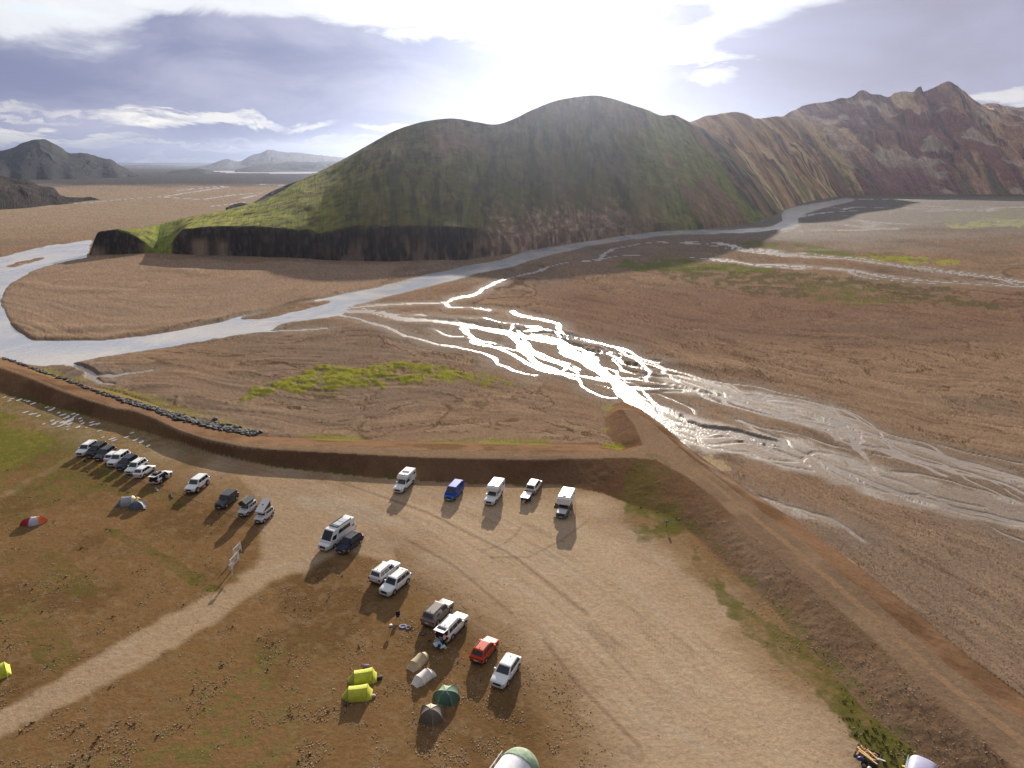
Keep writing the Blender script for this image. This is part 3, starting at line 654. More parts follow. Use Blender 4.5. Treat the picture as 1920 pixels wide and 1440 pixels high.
    return tag(link(name, me, m or M_hill), kind='structure')

# main hill with the cut bank
mk_ = [ # crest px,py,r ; base px,py ; cliff height px (top y)
 (176,450,434,160,481,3), (196,437,445,176,479,13.5), (240,432,462,218,478,14.5), (285,424,480,255,477,9), (302,420,492,290,476,2.0), (335,411,505,318,477,5), (372,403,516,345,478,14.5),(430,392,530,410,480,17),(500,372,548,480,482,17.5),
 (560,340,572,560,485,16),(610,316,594,610,489,14.5),(650,295,612,650,490,18),(690,272,627,690,491,18.5),(740,245,640,740,491,18.8),(775,233,650,780,490,18.8),(805,226,655,812,489,18.6),(850,222,662,848,489,18.5),(890,228,664,880,487,18),
 (930,233,664,920,481,13),(965,222,676,960,476,9),(1000,205,702,1005,468,8),(1050,187,748,1060,458,8),(1110,179,800,1120,450,7),(1145,184,805,1180,441,6),(1180,195,805,1240,434,6),(1215,207,815,1300,431,5),(1240,217,830,1340,428,5),(1265,216,850,1380,424,4),(1290,228,880,1420,417,4),(1315,240,920,1450,407,4),(1345,252,960,1470,399,3)]
def paint_main(s, t, x, y, z, a):
    n = fbm(x / 26, y / 26, 5); n2 = fbm(a / 9, t * 5, 5); n3 = fbm(a / 22 + 4, t * 2.5 + 7, 4); nf = fbm(x / 5, y / 5, 4)
    c = np.zeros(x.shape + (3,)) + np.array((.052, .046, .015))
    c = mixc(c, (.072, .058, .024), sstep(n, .45, .62) * .8)
    c = mixc(c, (.022, .022, .012), sstep(n2, .52, .7) * .7)
    c = mixc(c, (.080, .055, .030), sstep(t, .55, .95) * sstep(n, .40, .55) * sstep(s, 10, 13) * .75)
    c = mixc(c, (.075, .056, .034), sstep(s, 18, 22) * sstep(n3, .42, .58) * .6)
    c = mixc(c, (.026, .020, .012), sstep(np.abs(fbm(a / 24 + t * .8, t * 1.6, 4) - .5), .035, .0) * sstep(t, .1, .3) * sstep(s, 12, 15) * .8)
    # turf on the low shoulder, its sunlit brightness mixed into the colour
    c = mixc(c, (.115, .118, .016), sstep(s, 12.5, 8) * .85 * sstep(nf, .25, .5))
    c = mixc(c, (.21, .155, .075), sstep(s, 8, 6) * sstep(n3, .5, .65) * .4)
    c = mixc(c, (.075, .095, .012), np.exp(-((s - 4.2) / .9) ** 2) * .8)
    # brown scree near the first top, and down its right edge
    br = np.exp(-((s - 15.8) / 1.3) ** 2) * sstep(t, .5, .72) * sstep(n + n2, .78, 1.0) * (t <= 1.02)
    br = np.maximum(br, np.exp(-((s - 17.0) / .7) ** 2) * sstep(t, .6, .8) * .9)
    c = mixc(c, (.105, .066, .040), np.clip(br, 0, 1) * sstep(n3 + nf * .5, .62, .85))
    c = mixc(c, (.062, .050, .032), sstep(t, .6, .95) * sstep(n3, .4, .6) * .6 * sstep(s, 11, 14))
    # right flank: bands of rust, brown and dark green running down
    rf = sstep(s, 22.5, 25.5)
    band = fbm(a / 26 + t * 1.1, t * .8, 4)
    c = mixc(c, (.12, .078, .046), rf * sstep(band, .38, .54) * .9)
    c = mixc(c, (.045, .034, .026), rf * sstep(fbm(a / 12 + 40 + t, t * 2.2, 4), .56, .66) * .9)
    c = mixc(c, (.09, .10, .03), rf * sstep(fbm(a / 30 + 80 + t, t * 2, 3), .55, .65) * .7)
    # the cut bank
    dist = np.interp(s, np.arange(len(mk_)), [np.hypot(*(ray_at(k[0], k[1], k[2])[:2] - np.array(uv2world(k[3], k[4])))) for k in mk_])
    d = t * dist
    chh = np.interp(s, np.arange(len(mk_)), [k[5] for k in mk_])
    c1_ = fbm(a / 4.5 + d * .09, d / 7 + 3, 5); c2_ = fbm(a / 9 + 30 - d * .05, d / 4.5, 5); c3_ = fbm(a / 1.7, d / 2.2, 4)
    cl = sstep(d, 13.5 + (nf - .5) * 10, 10.5 + (nf - .5) * 10) * sstep(chh, 4, 9)
    c = mixc(c, (.012, .008, .0065), cl)
    c = mixc(c, (.030, .017, .012), cl * sstep(c2_, .45, .6) * (.35 + .5 * sstep(s, 9, 11)))
    c = mixc(c, (.045, .035, .028), cl * sstep(c3_, .5, .7) * .6)
    lowp = sstep(z, 10.0 + (c1_ - .5) * 26, 5.0) * cl
    c = mixc(c, (.10, .065, .046), lowp * sstep(c2_ * .5 + c1_ * .5, .44, .56) * .8 * sstep(s, 9, 11.5))
    c = mixc(c, (.13, .095, .062), cl * sstep(z, 12, 5) * (np.exp(-((s - 6.5) / .22) ** 2) + np.exp(-((s - 7.1) / .16) ** 2) * .7 + np.exp(-((s - 4.2) / .6) ** 2) * 1.0 + np.exp(-((s - 1.0) / .4) ** 2) * sstep(z, 7, 1)))
    # pale rust toe under the saddle
    toe = sstep(s, 17.2, 18.6) * sstep(s, 24.3, 22) * sstep(z, 26 + (c1_ - .5) * 46, 12)
    c = mixc(c, (.105, .064, .042), toe * .85)
    c = mixc(c, (.21, .145, .10), toe * sstep(c1_ + (c3_ - .5) * .3, .5, .62) * .7)
    c = mixc(c, (.05, .035, .025), toe * sstep(c2_, .52, .64) * .6)
    return c
hill('main_hill', mk_, 1150, 200, paint_main, amp=[1.2]*7+[1.8]*3+[2.5]*8+[3.5,5,5.5,6,7,8,9,10,10,10,10,9,8], gul=34, cliff=([k[5] for k in mk_], 12.0), power=[.88]*14+[.95,1.05,1.15,1.2,1.22,1.2,1.15,1.1,1.0]+[.95]*8, seed=3, gain=2.6)

# ochre ridge
rk = [(1280,236,990,1415,418),(1300,226,1040,1440,404),(1325,218,1080,1462,397),(1350,214,1110,1480,391),(1372,210,1140,1500,384),(1392,212,1170,1520,378),(1415,222,1200,1540,374),(1432,222,1250,1556,371),(1450,218,1300,1570,369),(1475,219,1350,1585,368),(1500,226,1400,1602,367),(1530,232,1450,1625,367)]
def paint_ochre(s, t, x, y, z, a):
    n = fbm(x / 40, y / 40, 5); band = fbm(a / 30 + t * .8, t * .9, 4); n2 = fbm(a / 10 + t, t * 3, 4)
    c = np.zeros(x.shape + (3,)) + np.array((.235, .145, .075))
    c = mixc(c, (.33, .235, .13), sstep(band, .5, .64) * .8)
    c = mixc(c, (.13, .075, .050), sstep(band, .48, .36) * .8)
    c = mixc(c, (.055, .040, .034), sstep(n2, .58, .66) * sstep(t, .95, .5) * .85)
    c = mixc(c, (.10, .095, .045), sstep(n, .55, .66) * sstep(t, .5, .2) * .8)
    c = mixc(c, (.10, .062, .055), np.exp(-((s - 9.5) / .8) ** 2) * .5)
    return c
hill('ochre_ridge', rk, 380, 130, paint_ochre, gain=2.3, amp=15, gul=60, shear=1.2, power=.95, seed=11, crest_noise=5)
# big mountain
bk_ = [(1380,262,1500,1540,371),(1405,250,1550,1562,369),(1430,238,1600,1585,367),(1455,224,1640,1610,366),(1480,211,1680,1635,366),(1505,200,1710,1655,366),(1540,192,1730,1680,365),(1575,185,1740,1705,365),(1598,180,1750,1722,365),(1612,171,1755,1735,365),(1622,169,1757,1745,365),(1634,176,1760,1757,365),(1650,177,1765,1772,365),(1665,180,1768,1790,365),(1680,172,1770,1800,365),(1697,170,1772,1812,365),(1712,172,1774,1825,365),(1720,164,1776,1832,365),(1727,163,1777,1838,365),(1733,172,1778,1845,365),(1755,162,1782,1870,365),(1768,155,1785,1885,365),(1780,152.5,1786,1896,365),(1792,160,1788,1910,365),(1800,166,1790,1920,365),(1812,176,1795,1935,365),(1830,190,1800,1955,365),(1855,204,1810,1985,365),(1890,214,1830,2030,365),(1940,222,1860,2090,364),(2020,215,1900,2170,364),(2120,190,1950,2280,364),(2250,210,2000,2420,364),(2400,240,2000,2560,366)]
def paint_big(s, t, x, y, z, a):
    n = fbm(x / 60, y / 60, 5); band = fbm(a / 55 + t * 1.0, t * .8, 4); n2 = fbm(a / 16 + t * 1.5, t * 3, 4); b2 = fbm(a / 90 + 5 + t, t * 1.6 + 5, 4)
    c = np.zeros(x.shape + (3,)) + np.array((.165, .100, .068))
    c = mixc(c, (.26, .18, .105), sstep(band, .48, .62) * .8 * sstep(t, .1, .5))
    c = mixc(c, (.095, .048, .046), sstep(b2, .5, .6) * .85)
    c = mixc(c, (.055, .036, .038), sstep(n2, .56, .66) * .75)
    c = mixc(c, (.24, .20, .155), sstep(n, .56, .68) * .6)
    c = mixc(c, (.085, .045, .045), sstep(t, .32, .12) * sstep(s, 2, 4) * sstep(s, 13, 10) * .8)
    c = mixc(c, (.055, .055, .035), sstep(t, .3, .05) * sstep(fbm(a / 20 + 70, t * 3, 3), .52, .62) * .7)
    c = mixc(c, (.045, .033, .034), np.exp(-((s - 22.5) / 1.0) ** 2) * sstep(t, .82, .95) * .8)
    c = mixc(c, (.045, .033, .034), np.exp(-((s - 18) / .8) ** 2) * sstep(t, .9, .98) * .6)
    return c
hill('rhyolite_mountain', bk_, 620, 170, paint_big, gain=2.9, amp=32, gul=95, shear=1.6, power=1.05, seed=23, crest_noise=7)
pk = [(1800,215,2300,1850,362),(1825,205,2350,1880,362),(1845,196,2400,1900,362),(1865,194,2420,1920,362),(1885,199,2440,1940,362),(1910,202,2460,1960,362),(1960,198,2500,2010,362),(2040,205,2550,2100,362),(2150,230,2600,2220,362)]
hill('back_peak', pk, 160, 70, paint_big, gain=2.9, amp=30, gul=110, seed=31, crest_noise=8)

# far hills on the left
def paint_dark(base, alt):
    def f(s, t, x, y, z, a):
        n = fbm(x / 90, y / 90, 5); n2 = fbm(a / 40, t * 3, 4)
        c = np.zeros(x.shape + (3,)) + np.array(base)
        c = mixc(c, alt, sstep(n, .45, .6) * .8); return mixc(c, tuple(v * .5 for v in base), sstep(n2, .5, .65) * .6)
    return f
dk1 = paint_dark((.024, .026, .028), (.034, .034, .032)); dk2 = paint_dark((.032, .024, .022), (.050, .038, .032))
hill('dark_hill', [(-420,300,2500,-420,352),(-250,275,2600,-260,350),(-110,292,2700,-110,345),(-30,286,2750,-20,340),(0,283,2800,0,339),(25,277,2820,20,338),(45,267,2840,42,338),(72,261,2850,70,337),(95,266,2860,95,337),(115,277,2870,118,336),(130,287,2880,138,336),(160,288,2900,165,335),(190,296,2920,190,334),(208,299,2930,208,334),(222,308,2940,222,334),(240,318,2950,238,333),(262,331,2960,255,333)], 300, 80, dk1, amp=13, gul=90, seed=41, crest_noise=9)
hill('lava_slope', [(-420,330,1200,-420,430),(-250,320,1150,-260,420),(-100,322,1100,-110,405),(-20,326,1100,-10,397),(20,333,1110,25,394),(55,338,1120,60,391),(75,348,1130,80,389),(100,352,1140,100,386),(118,368,1120,118,385),(150,371,1130,148,382),(175,373,1140,172,380),(190,378,1140,186,379.5)], 240, 70, dk2, amp=8, gul=30, seed=43, crest_noise=4)
fcol = paint_dark((.045, .045, .055), (.06, .06, .065))
hill('far_range', [(370,314,6400,370,318),(392,309,6500,392,318),(405,304,6500,405,318),(425,298,6520,425,318),(440,302,6540,440,317),(452,302,6560,455,317),(470,292,6600,472,317),(488,287,6620,488,317),(500,282,6650,500,317),(515,282,6680,515,317),(530,285,6700,530,317),(560,286,6750,560,317),(590,290,6800,590,316),(620,293,6850,620,316),(650,296,6900,650,316),(690,301,6950,690,316),(740,306,7000,740,315)], 260, 50, fcol, amp=16, gul=260, seed=51, m=M_far, crest_noise=14)
hill('low_far_ridge', [(440,321,4300,440,323),(460,315,4350,460,323),(490,308,4400,490,323),(520,306,4420,520,322.5),(550,303,4450,550,322),(585,304,4480,585,322),(620,303,4500,620,322),(660,306,4550,660,322),(720,312,4600,720,322)], 160, 40, dk1, amp=12, gul=120, seed=53, m=M_far, crest_noise=9)
hill('horizon_ridge', [(60,314,8200,60,316),(130,312,8300,130,316),(200,311,8400,200,316),(240,310,8400,240,316),(290,309,8400,290,315.5),(330,311,8300,330,315.5),(380,313,8200,380,315.5)], 120, 24, fcol, amp=15, gul=200, seed=55, m=M_far, crest_noise=12)
hill('flat_knoll', [(312,324,3500,312,326),(330,319,3520,330,326),(352,318,3540,352,326),(368,316,3550,368,326),(385,318,3560,385,326),(397,323,3570,397,325.5)], 90, 24, dk1, amp=4, gul=60, seed=57, m=M_far, crest_noise=4)
hill('green_knoll', [(425,389,800,420,396),(438,383,810,434,396),(455,380,815,452,396),(470,384,820,468,396)], 60, 24, dk1, amp=1.5, gul=20, seed=59)
hill('green_knoll', [(478,378,1000,470,392),(505,361,1010,500,390),(525,352,1010,520,388),(545,344,1010,545,386),(568,338,1010,570,384),(600,340,1000,600,384)], 90, 34, dk1, amp=4, gul=30, seed=61)
#@@PROPS_START
# ================================================================== VEHICLES AND CAMP
def mesh_from(name, V, F, smooth=False):
    m = bpy.data.meshes.new(name); m.from_pydata([tuple(v) for v in V], [], F); m.update()
    bm = bmesh.new(); bm.from_mesh(m); bmesh.ops.recalc_face_normals(bm, faces=bm.faces); bm.to_mesh(m); bm.free()
    if smooth:
        for p in m.polygons: p.use_smooth = True
    return m
class MB:
    def __init__(s): s.V = []; s.F = []
    def add(s, V, F):
        o = len(s.V); s.V += [tuple(v) for v in V]; s.F += [tuple(i + o for i in f) for f in F]; return s
    def box(s, x0, x1, y0, y1, z0, z1, M=None):
        V = [Vector((x, y, z)) for x in (x0, x1) for y in (y0, y1) for z in (z0, z1)]
        if M: V = [M @ v for v in V]
        return s.add(V, [(0, 1, 3, 2), (4, 6, 7, 5), (0, 4, 5, 1), (2, 3, 7, 6), (0, 2, 6, 4), (1, 5, 7, 3)])
    def loft(s, secs, cap=True):
        n = len(secs[0]); V = [v for c in secs for v in c]; F = []
        for k in range(len(secs) - 1):
            for i in range(n):
                j = (i + 1) % n; F.append((k * n + i, k * n + j, (k + 1) * n + j, (k + 1) * n + i))
        if cap: F += [tuple(range(n))[::-1], tuple((len(secs) - 1) * n + i for i in range(n))]
        return s.add(V, F)
    def tube(s, a, b, r, n=8, r2=None):
        a = Vector(a); b = Vector(b); q = (b - a).to_track_quat('Z', 'Y'); r2 = r if r2 is None else r2
        c = [[p + q @ Vector((math.cos(2 * math.pi * i / n) * rr, math.sin(2 * math.pi * i / n) * rr, 0)) for i in range(n)] for p, rr in ((a, r), (b, r2))]
        return s.loft(c)
    def slab(s, q, off, th):                         # quad of 4 points, pushed out by off and given a thickness
        q = [Vector(p) for p in q]; n = (q[1] - q[0]).cross(q[3] - q[0]).normalized()
        if n.dot(sum(q, Vector()) / 4 - s.c) < 0: n = -n
        a = [p + n * (off - th) for p in q]; b = [p + n * off for p in q]
        return s.add(a + b, [(0, 1, 2, 3), (4, 7, 6, 5), (0, 4, 5, 1), (1, 5, 6, 2), (2, 6, 7, 3), (3, 7, 4, 0)])
    c = Vector((0, 0, 1))
    def me(s, name, smooth=False):
        used = sorted({i for f in s.F for i in f}); mp = {u: k for k, u in enumerate(used)}
        return mesh_from(name, [s.V[u] for u in used], [tuple(mp[i] for i in f) for f in s.F], smooth)
def part(name, mb, m, parent, smooth=False, label=None):
    o = link(name, mb.me(name, smooth), m, parent)
    if label: o['label'] = label
    return o
def empty(name, loc, rz=0.0, **kw):
    o = bpy.data.objects.new(name, None); COL.objects.link(o); o.location = loc; o.rotation_euler[2] = rz; o.empty_display_size = .5
    return tag(o, **kw)
def copy_tree(o, parent=None):
    c = o.copy(); COL.objects.link(c); c.parent = parent
    for ch in [k for k in bpy.data.objects if k.parent == o]: copy_tree(ch, c)
    return c

P_ = {'white': paint('paint_white', (.78, .79, .80)), 'black': paint('paint_black', (.012, .012, .018)), 'grey': paint('paint_grey', (.06, .065, .075)), 'navy': paint('paint_navy', (.018, .022, .05)),
      'slate': paint('paint_slate', (.055, .062, .072)), 'silver': paint('paint_silver', (.62, .62, .65)), 'brown': paint('paint_brown', (.20, .165, .155)), 'red': paint('paint_red', (.52, .045, .012)), 'blue': paint('paint_blue', (.012, .075, .50)), 'cream': paint('paint_cream', (.55, .50, .45)), 'dgrey': paint('paint_dark_grey', (.10, .10, .105))}
M_glass = mat('car_glass', (.012, .018, .026), .05, spec=.9)
M_tyre = mat('tyre_rubber', (.015, .015, .015), .85); M_rim = mat('alloy', (.45, .45, .47), .35, .7); M_trim = mat('black_trim', (.02, .02, .022), .6)
M_red = mat('tail_light_red', (.45, .008, .008), .2); M_lamp = mat('headlight', (.6, .63, .68), .1, .3); M_plate = mat('plate_white', (.7, .7, .68), .5)
M_int = mat('dark_interior', (.012, .010, .014), .9); M_white = mat('white_plastic', (.72, .72, .72), .4, var=.05, scale=3); M_grey = mat('grey_plastic', (.22, .22, .23), .6)
M_solar = mat('solar_panel', (.10, .12, .16), .2, spec=.8); M_steel = mat('steel', (.4, .4, .4), .4, .8)

def rsec(x, hw, z0, z1, r=.12, n=3):                # rounded rectangle section at x
    P = []
    for cy, cz, a0 in ((hw - r, z1 - r, 0), (-hw + r, z1 - r, 90), (-hw + r, z0 + r, 180), (hw - r, z0 + r, 270)):
        for k in range(n + 1):
            a = R(a0 + 90 * k / n); P.append((x, cy + r * math.cos(a), cz + r * math.sin(a)))
    return P
def quadpt(q, u, v): return q[0] * (1 - u) * (1 - v) + q[1] * u * (1 - v) + q[2] * u * v + q[3] * (1 - u) * v
def glass(name, q, u0, u1, v0, v1, par, off=.014, m=None):
    q = [Vector(p) for p in q]; mb = MB(); mb.slab([quadpt(q, a, b) for a, b in ((u0, v0), (u1, v0), (u1, v1), (u0, v1))], off, .03)
    return part(name, mb, m or M_glass, par)
def wheel(par, x, y, r, wdt=.24, rimm=None):
    mb = MB(); n = 18; sg = 1 if y > 0 else -1
    prof = [(r * .6, wdt * .5), (r * .93, wdt * .5), (r, wdt * .32), (r, -wdt * .32), (r * .93, -wdt * .5), (r * .6, -wdt * .5)]
    mb.loft([[(x + rr * math.cos(2 * math.pi * i / n), y + yy, r + rr * math.sin(2 * math.pi * i / n)) for i in range(n)] for rr, yy in prof])
    t = part('wheel', mb, M_tyre, par, True)
    mb = MB(); mb.tube((x, y + sg * wdt * .38, r), (x, y + sg * (wdt * .5 + .012), r), r * .62, 14, r * .56); mb.tube((x, y + sg * (wdt * .5 + .012), r), (x, y + sg * (wdt * .5 + .03), r), r * .18, 8)
    part('rim', mb, rimm or M_rim, t, False)

def vehicle(kind, colour, px, py, head, label, cat, group, **op):
    spec = dict(L=4.7, W=1.86, H=1.80, zb=.32, hf=.98, hb=1.08, xw=1.15, rk=.62, xr=-2.12, rr=.30, wb=1.42, r=.37, tw=.80, rails=True, cuts=(.36, .70), clad=False)
    T = {'suv': {}, 'bigsuv': dict(L=4.95, W=1.94, H=1.90, hf=1.08, hb=1.18, r=.40, xw=1.22, xr=-2.28, wb=1.45), 'crossover': dict(L=4.45, H=1.62, hf=.86, hb=1.0, zb=.26, xw=1.2, rk=.85, rr=.62, xr=-2.05, r=.34, wb=1.33, W=1.82, tw=.77, rails=False),
         'small': dict(L=4.3, H=1.68, hf=.92, hb=1.04, xw=1.05, rk=.7, rr=.45, xr=-1.95, r=.35, wb=1.3, W=1.80, rails=True, tw=.78),
         'jimny': dict(L=3.55, W=1.60, H=1.68, hf=.98, hb=1.08, xw=.75, rk=.32, xr=-1.68, rr=.12, wb=1.12, r=.35, tw=.88, rails=False, cuts=(.45, .74)),
         'jeep': dict(L=4.5, W=1.82, H=1.84, hf=1.08, hb=1.16, xw=.80, rk=.28, xr=-2.05, rr=.10, wb=1.4, r=.40, tw=.89, rails=False),
         'van': dict(L=4.95, W=1.90, H=1.97, hf=.98, hb=1.12, xw=1.85, rk=.90, xr=-2.42, rr=.16, wb=1.5, r=.34, tw=.86, rails=False, zb=.26, cuts=(.30, .66)),
         'bigvan': dict(L=6.7, W=2.04, H=2.70, hf=1.05, hb=1.30, xw=2.60, rk=1.0, xr=-3.30, rr=.08, wb=1.85, r=.36, tw=.90, rails=False, zb=.28, cuts=(.20, .24)),
         'pickup': dict(L=5.3, W=1.88, H=1.80, hf=1.06, hb=1.16, xw=1.20, rk=.68, xr=-.75, rr=.20, wb=1.60, r=.40, tw=.80, rails=False, cuts=(.48, .96)),
         'lifted': dict(L=5.0, W=1.98, H=2.05, zb=.52, hf=1.22, hb=1.34, xw=1.2, rk=.62, xr=-2.3, rr=.3, wb=1.45, r=.50, rails=False),
         'mpv': dict(L=4.75, W=1.86, H=1.78, hf=.92, hb=1.06, xw=1.55, rk=.95, xr=-2.25, rr=.30, wb=1.42, r=.34, rails=False)}[kind]
    spec.update(T); spec.update({k: v for k, v in op.items() if k in spec}); S = spec
    L, Wd, H, zb, hf, hb, xw, rk, xr, rr, wb, r, tw = (S[k] for k in ('L', 'W', 'H', 'zb', 'hf', 'hb', 'xw', 'rk', 'xr', 'rr', 'wb', 'r', 'tw'))
    hw = Wd / 2; f = L / 2; g = G(px, py); pm = P_[colour]
    root = empty(cat.replace(' ', '_') if not op.get('name') else op['name'], (g.x, g.y, 0.02), R(head), label=label, cat=cat, group=group)
    bed = kind == 'pickup'
    mb = MB(); tail = .96 if bed else .97
    secs = [rsec(f, hw * .78, zb + .14, hf - .22, .10), rsec(f - .05, hw * .88, zb + .06, hf - .12, .12), rsec(f - .22, hw * .95, zb, hf - .04, .14), rsec(f - .6, hw * .985, zb, hf, .14), rsec(xw + .05, hw, zb, hb, .12), rsec(0, hw, zb, hb, .12),
            rsec(-f + .35, hw * .99, zb, hb, .12), rsec(-f + .1, hw * tail, zb + .02, hb - .01, .12), rsec(-f, hw * .92, zb + .1, hb - .06, .12)]
    body = part('body', mb.loft(secs), pm, root, True)
    body.data.set_sharp_from_angle(angle=R(38)) if hasattr(body.data, 'set_sharp_from_angle') else None
    # cabin
    b0 = hb - .03; yb = hw * .955; yt = hw * tw; zt = H
    ring = lambda x1, x0, y, z: [(x1, y * .96, z), (x1, -y * .96, z), (x1 - .10, -y, z), (x0 + .08, -y, z), (x0, -y * .95, z), (x0, y * .95, z), (x0 + .08, y, z), (x1 - .10, y, z)]
    def lv(k): return (xw - rk * k, xr + rr * k, yb + (yt - yb) * k, b0 + (zt - .07 - b0) * k)
    cab_secs = [ring(*lv(0)), ring(*lv(1))]
    x1, x0, yy, zz = lv(1)
    cab_secs += [ring(x1 - .07, x0 + .05, yy - .04, zz + .05), ring(x1 - .22, x0 + .16, yy - .14, zt)]
    cabm = P_.get(op.get('roof'), pm)
    part('cabin', MB().loft(cab_secs), cabm, root, False)
    a0, a1 = ring(*lv(0)), ring(*lv(1))
    MB.c = Vector((0, 0, 1.2))
    glass('windshield', (a0[0], a0[1], a1[1], a1[0]), .05, .95, .10, .96, root)
    if not op.get('open_tail') and not op.get('camper'): glass('rear_window', (a0[4], a0[5], a1[5], a1[4]), .08, .92, .22 if not bed else .12, .90, root)
    for sgn, (i0, i1) in ((1, (7, 6)), (-1, (2, 3))):
        q = (a0[i0], a0[i1], a1[i1], a1[i0]); c1, c2 = S['cuts']
        top, bot = .90, .16
        if kind == 'bigvan':
            glass('side_window', q, .02, .19, .03, .52, root); glass('side_window', q, .25, .78, .38, .80, root)
        else:
            for u0, u1 in ((.04, c1 - .012), (c1 + .012, c2 - .012), (c2 + .012, .95)):
                if u1 - u0 > .05: glass('side_window', q, u0, u1, bot, top, root)
        # doors, handles, mirrors
        for dx1, dx0 in (((xw - .18, xw - 1.12), (xw - 1.16, xw - 2.05)) if kind not in ('bigvan', 'van') else ((xw - .5, xw - 1.5), (xw - 1.6, xw - 2.8))):
            if bed and dx0 < xr + .05: dx0 = xr + .08
            d = part('door', MB().box(dx0, dx1, sgn * (hw - .02), sgn * (hw + .012), zb + .10, hb - .10), pm, root)
            part('handle', MB().box(dx0 + .05, dx0 + .22, sgn * (hw + .010), sgn * (hw + .035), hb - .22, hb - .18), M_trim if colour != 'white' else pm, d)
        part('mirror', MB().box(xw - .52, xw - .34, sgn * (hw - .02), sgn * (hw + .20), hb + .0, hb + .17), pm if colour != 'white' else M_white, root)
        part('side_skirt', MB().box(-wb + r + .1, wb - r - .1, sgn * (hw - .05), sgn * (hw + .022), zb - .03, zb + .12), M_trim, root)
        if S['rails']: part('roof_rail', MB().box(x0 + .25, x1 - .35, sgn * (yt - .14), sgn * (yt - .10), zt - .01, zt + .055), M_trim, root)
        for x in (wb, -wb):
            aw = r + .075; n = 14
            part('wheel_arch', MB().loft([[(x + aw * math.cos(2 * math.pi * i / n), sgn * (hw + o), max(zb + .005, r + aw * math.sin(2 * math.pi * i / n))) for i in range(n)] for o in (-.16, .018 if kind != 'lifted' else .06)]), M_trim, root)
            wheel(root, x, sgn * (hw - .10 if kind != 'lifted' else hw - .04), r, .26 if kind != 'lifted' else .38)
        part('headlight', MB().box(f - .26, f - .035, sgn * hw * .55, sgn * hw * .90, hf - .30, hf - .12), M_lamp, root)
        part('tail_light', MB().box(-f - .012, -f + .16, sgn * hw * .76, sgn * (hw * .985), hb - .42, hb - .08), M_red, root)
    part('grille', MB().box(f - .12, f + .012, -hw * .5, hw * .5, zb + .22, hf - .20), M_trim, root)
    part('front_bumper', MB().box(f - .3, f + .03, -hw * .80, hw * .80, zb - .02, zb + .16), M_trim if op.get('clad', kind in ('jeep', 'jimny', 'lifted')) else pm, root)
    part('rear_bumper', MB().box(-f - .05, -f + .2, -hw * .86, hw * .86, zb, zb + .18), M_trim if colour not in ('white',) else pm, root)
    part('licence_plate', MB().box(-f - .02, -f + .02, -.26, .26, hb - .52, hb - .40), M_plate, root)
    part('licence_plate', MB().box(f, f + .045, -.26, .26, zb + .05, zb + .16), M_plate, root)
    if kind in ('suv', 'bigsuv', 'small', 'crossover'): part('antenna', MB().box(x0 + .3, x0 + .45, -.02, .02, zt - .01, zt + .07), M_trim, root)
    if kind in ('jeep', 'jimny', 'lifted') and op.get('spare', True):
        mb = MB().tube((-f - .02, 0, hb - .25), (-f - .22, 0, hb - .25), r * .95, 18); part('spare_wheel', mb, M_tyre, root)
    if op.get('open_tail'):
        part('boot_opening', MB().box(-f - .014, -f + .3, -hw * .80, hw * .80, zb + .2, H - .22), M_int, root)
        tg = part('tailgate', MB().add([(xr + rr - .02, -hw * .76, H - .02), (xr + rr - .02, hw * .76, H - .02), (xr + rr - 1.02, hw * .74, H + .06), (xr + rr - 1.02, -hw * .74, H + .06), (xr + rr - .02, -hw * .76, H - .08), (xr + rr - .02, hw * .76, H - .08), (xr + rr - 1.02, hw * .74, H - .0), (xr + rr - 1.02, -hw * .74, H - .0)], [(0, 1, 2, 3), (4, 7, 6, 5), (0, 4, 5, 1), (1, 5, 6, 2), (2, 6, 7, 3), (3, 7, 4, 0)]), pm, root)
        part('rear_window', MB().box(xr + rr - .50, xr + rr - .10, -hw * .6, hw * .6, H + .0, H + .052), M_glass, tg)
    return root, S
def camper_box(root, S, Wc=2.1, zt=2.85, front=1.0, rear=None, solar=True, two=False, stripe=False):
    """demountable cabin: box over the load bed with a nose over the cab"""
    f = -S['L'] / 2; rear = f - .35 if rear is None else rear; x_cab = S['xr'] - .06; zc = S['H'] + .09
    prof = [(rear, .98), (x_cab, .98), (x_cab, zc), (front, zc), (front + .12, zc + .18), (front - .05, zt - .22), (front - .55, zt), (rear + .1, zt), (rear, zt - .1)]
    def sec(y, k): return [(x + (.04 * k if x < 0 else -.06 * k), y, z - (.06 * k if z > zc + .3 else 0)) for x, z in prof]
    secs = [sec(-Wc / 2, 1), sec(-Wc / 2 + .09, 0), sec(Wc / 2 - .09, 0), sec(Wc / 2, 1)]
    b = part('camper_cabin', MB().loft(secs), M_white, root)
    for sg in (-1, 1):
        part('cabin_window', MB().box(rear + .45, rear + 1.05, sg * (Wc / 2 - .02), sg * (Wc / 2 + .015), zt - .85, zt - .45), M_glass, b)
        if stripe: part('cabin_window', MB().box(x_cab - .3, x_cab + .25, sg * (Wc / 2 - .02), sg * (Wc / 2 + .015), zc + .25, zc + .5), M_glass, b)
    part('roof_vent', MB().box(-.05, .45, -.25, .25, zt - .02, zt + .07), M_grey if stripe else M_white, b)
    if solar: part('solar_panel', MB().box(-1.2, -.65, -.62, .62, zt + .01, zt + .045), M_solar, b)
    if stripe: part('roof_vent', MB().box(-1.9, -1.5, -.2, .2, zt - .02, zt + .06), M_grey, b)
    part('bed', MB().box(-S['L'] / 2 + .05, x_cab - .02, -S['W'] / 2 + .02, S['W'] / 2 - .02, 1.0, 1.28), P_['white'], root)
    part('cabin_door', MB().box(rear - .02, rear + .02, -.32, .32, 1.05, zt - .3), M_white, b)
    return b

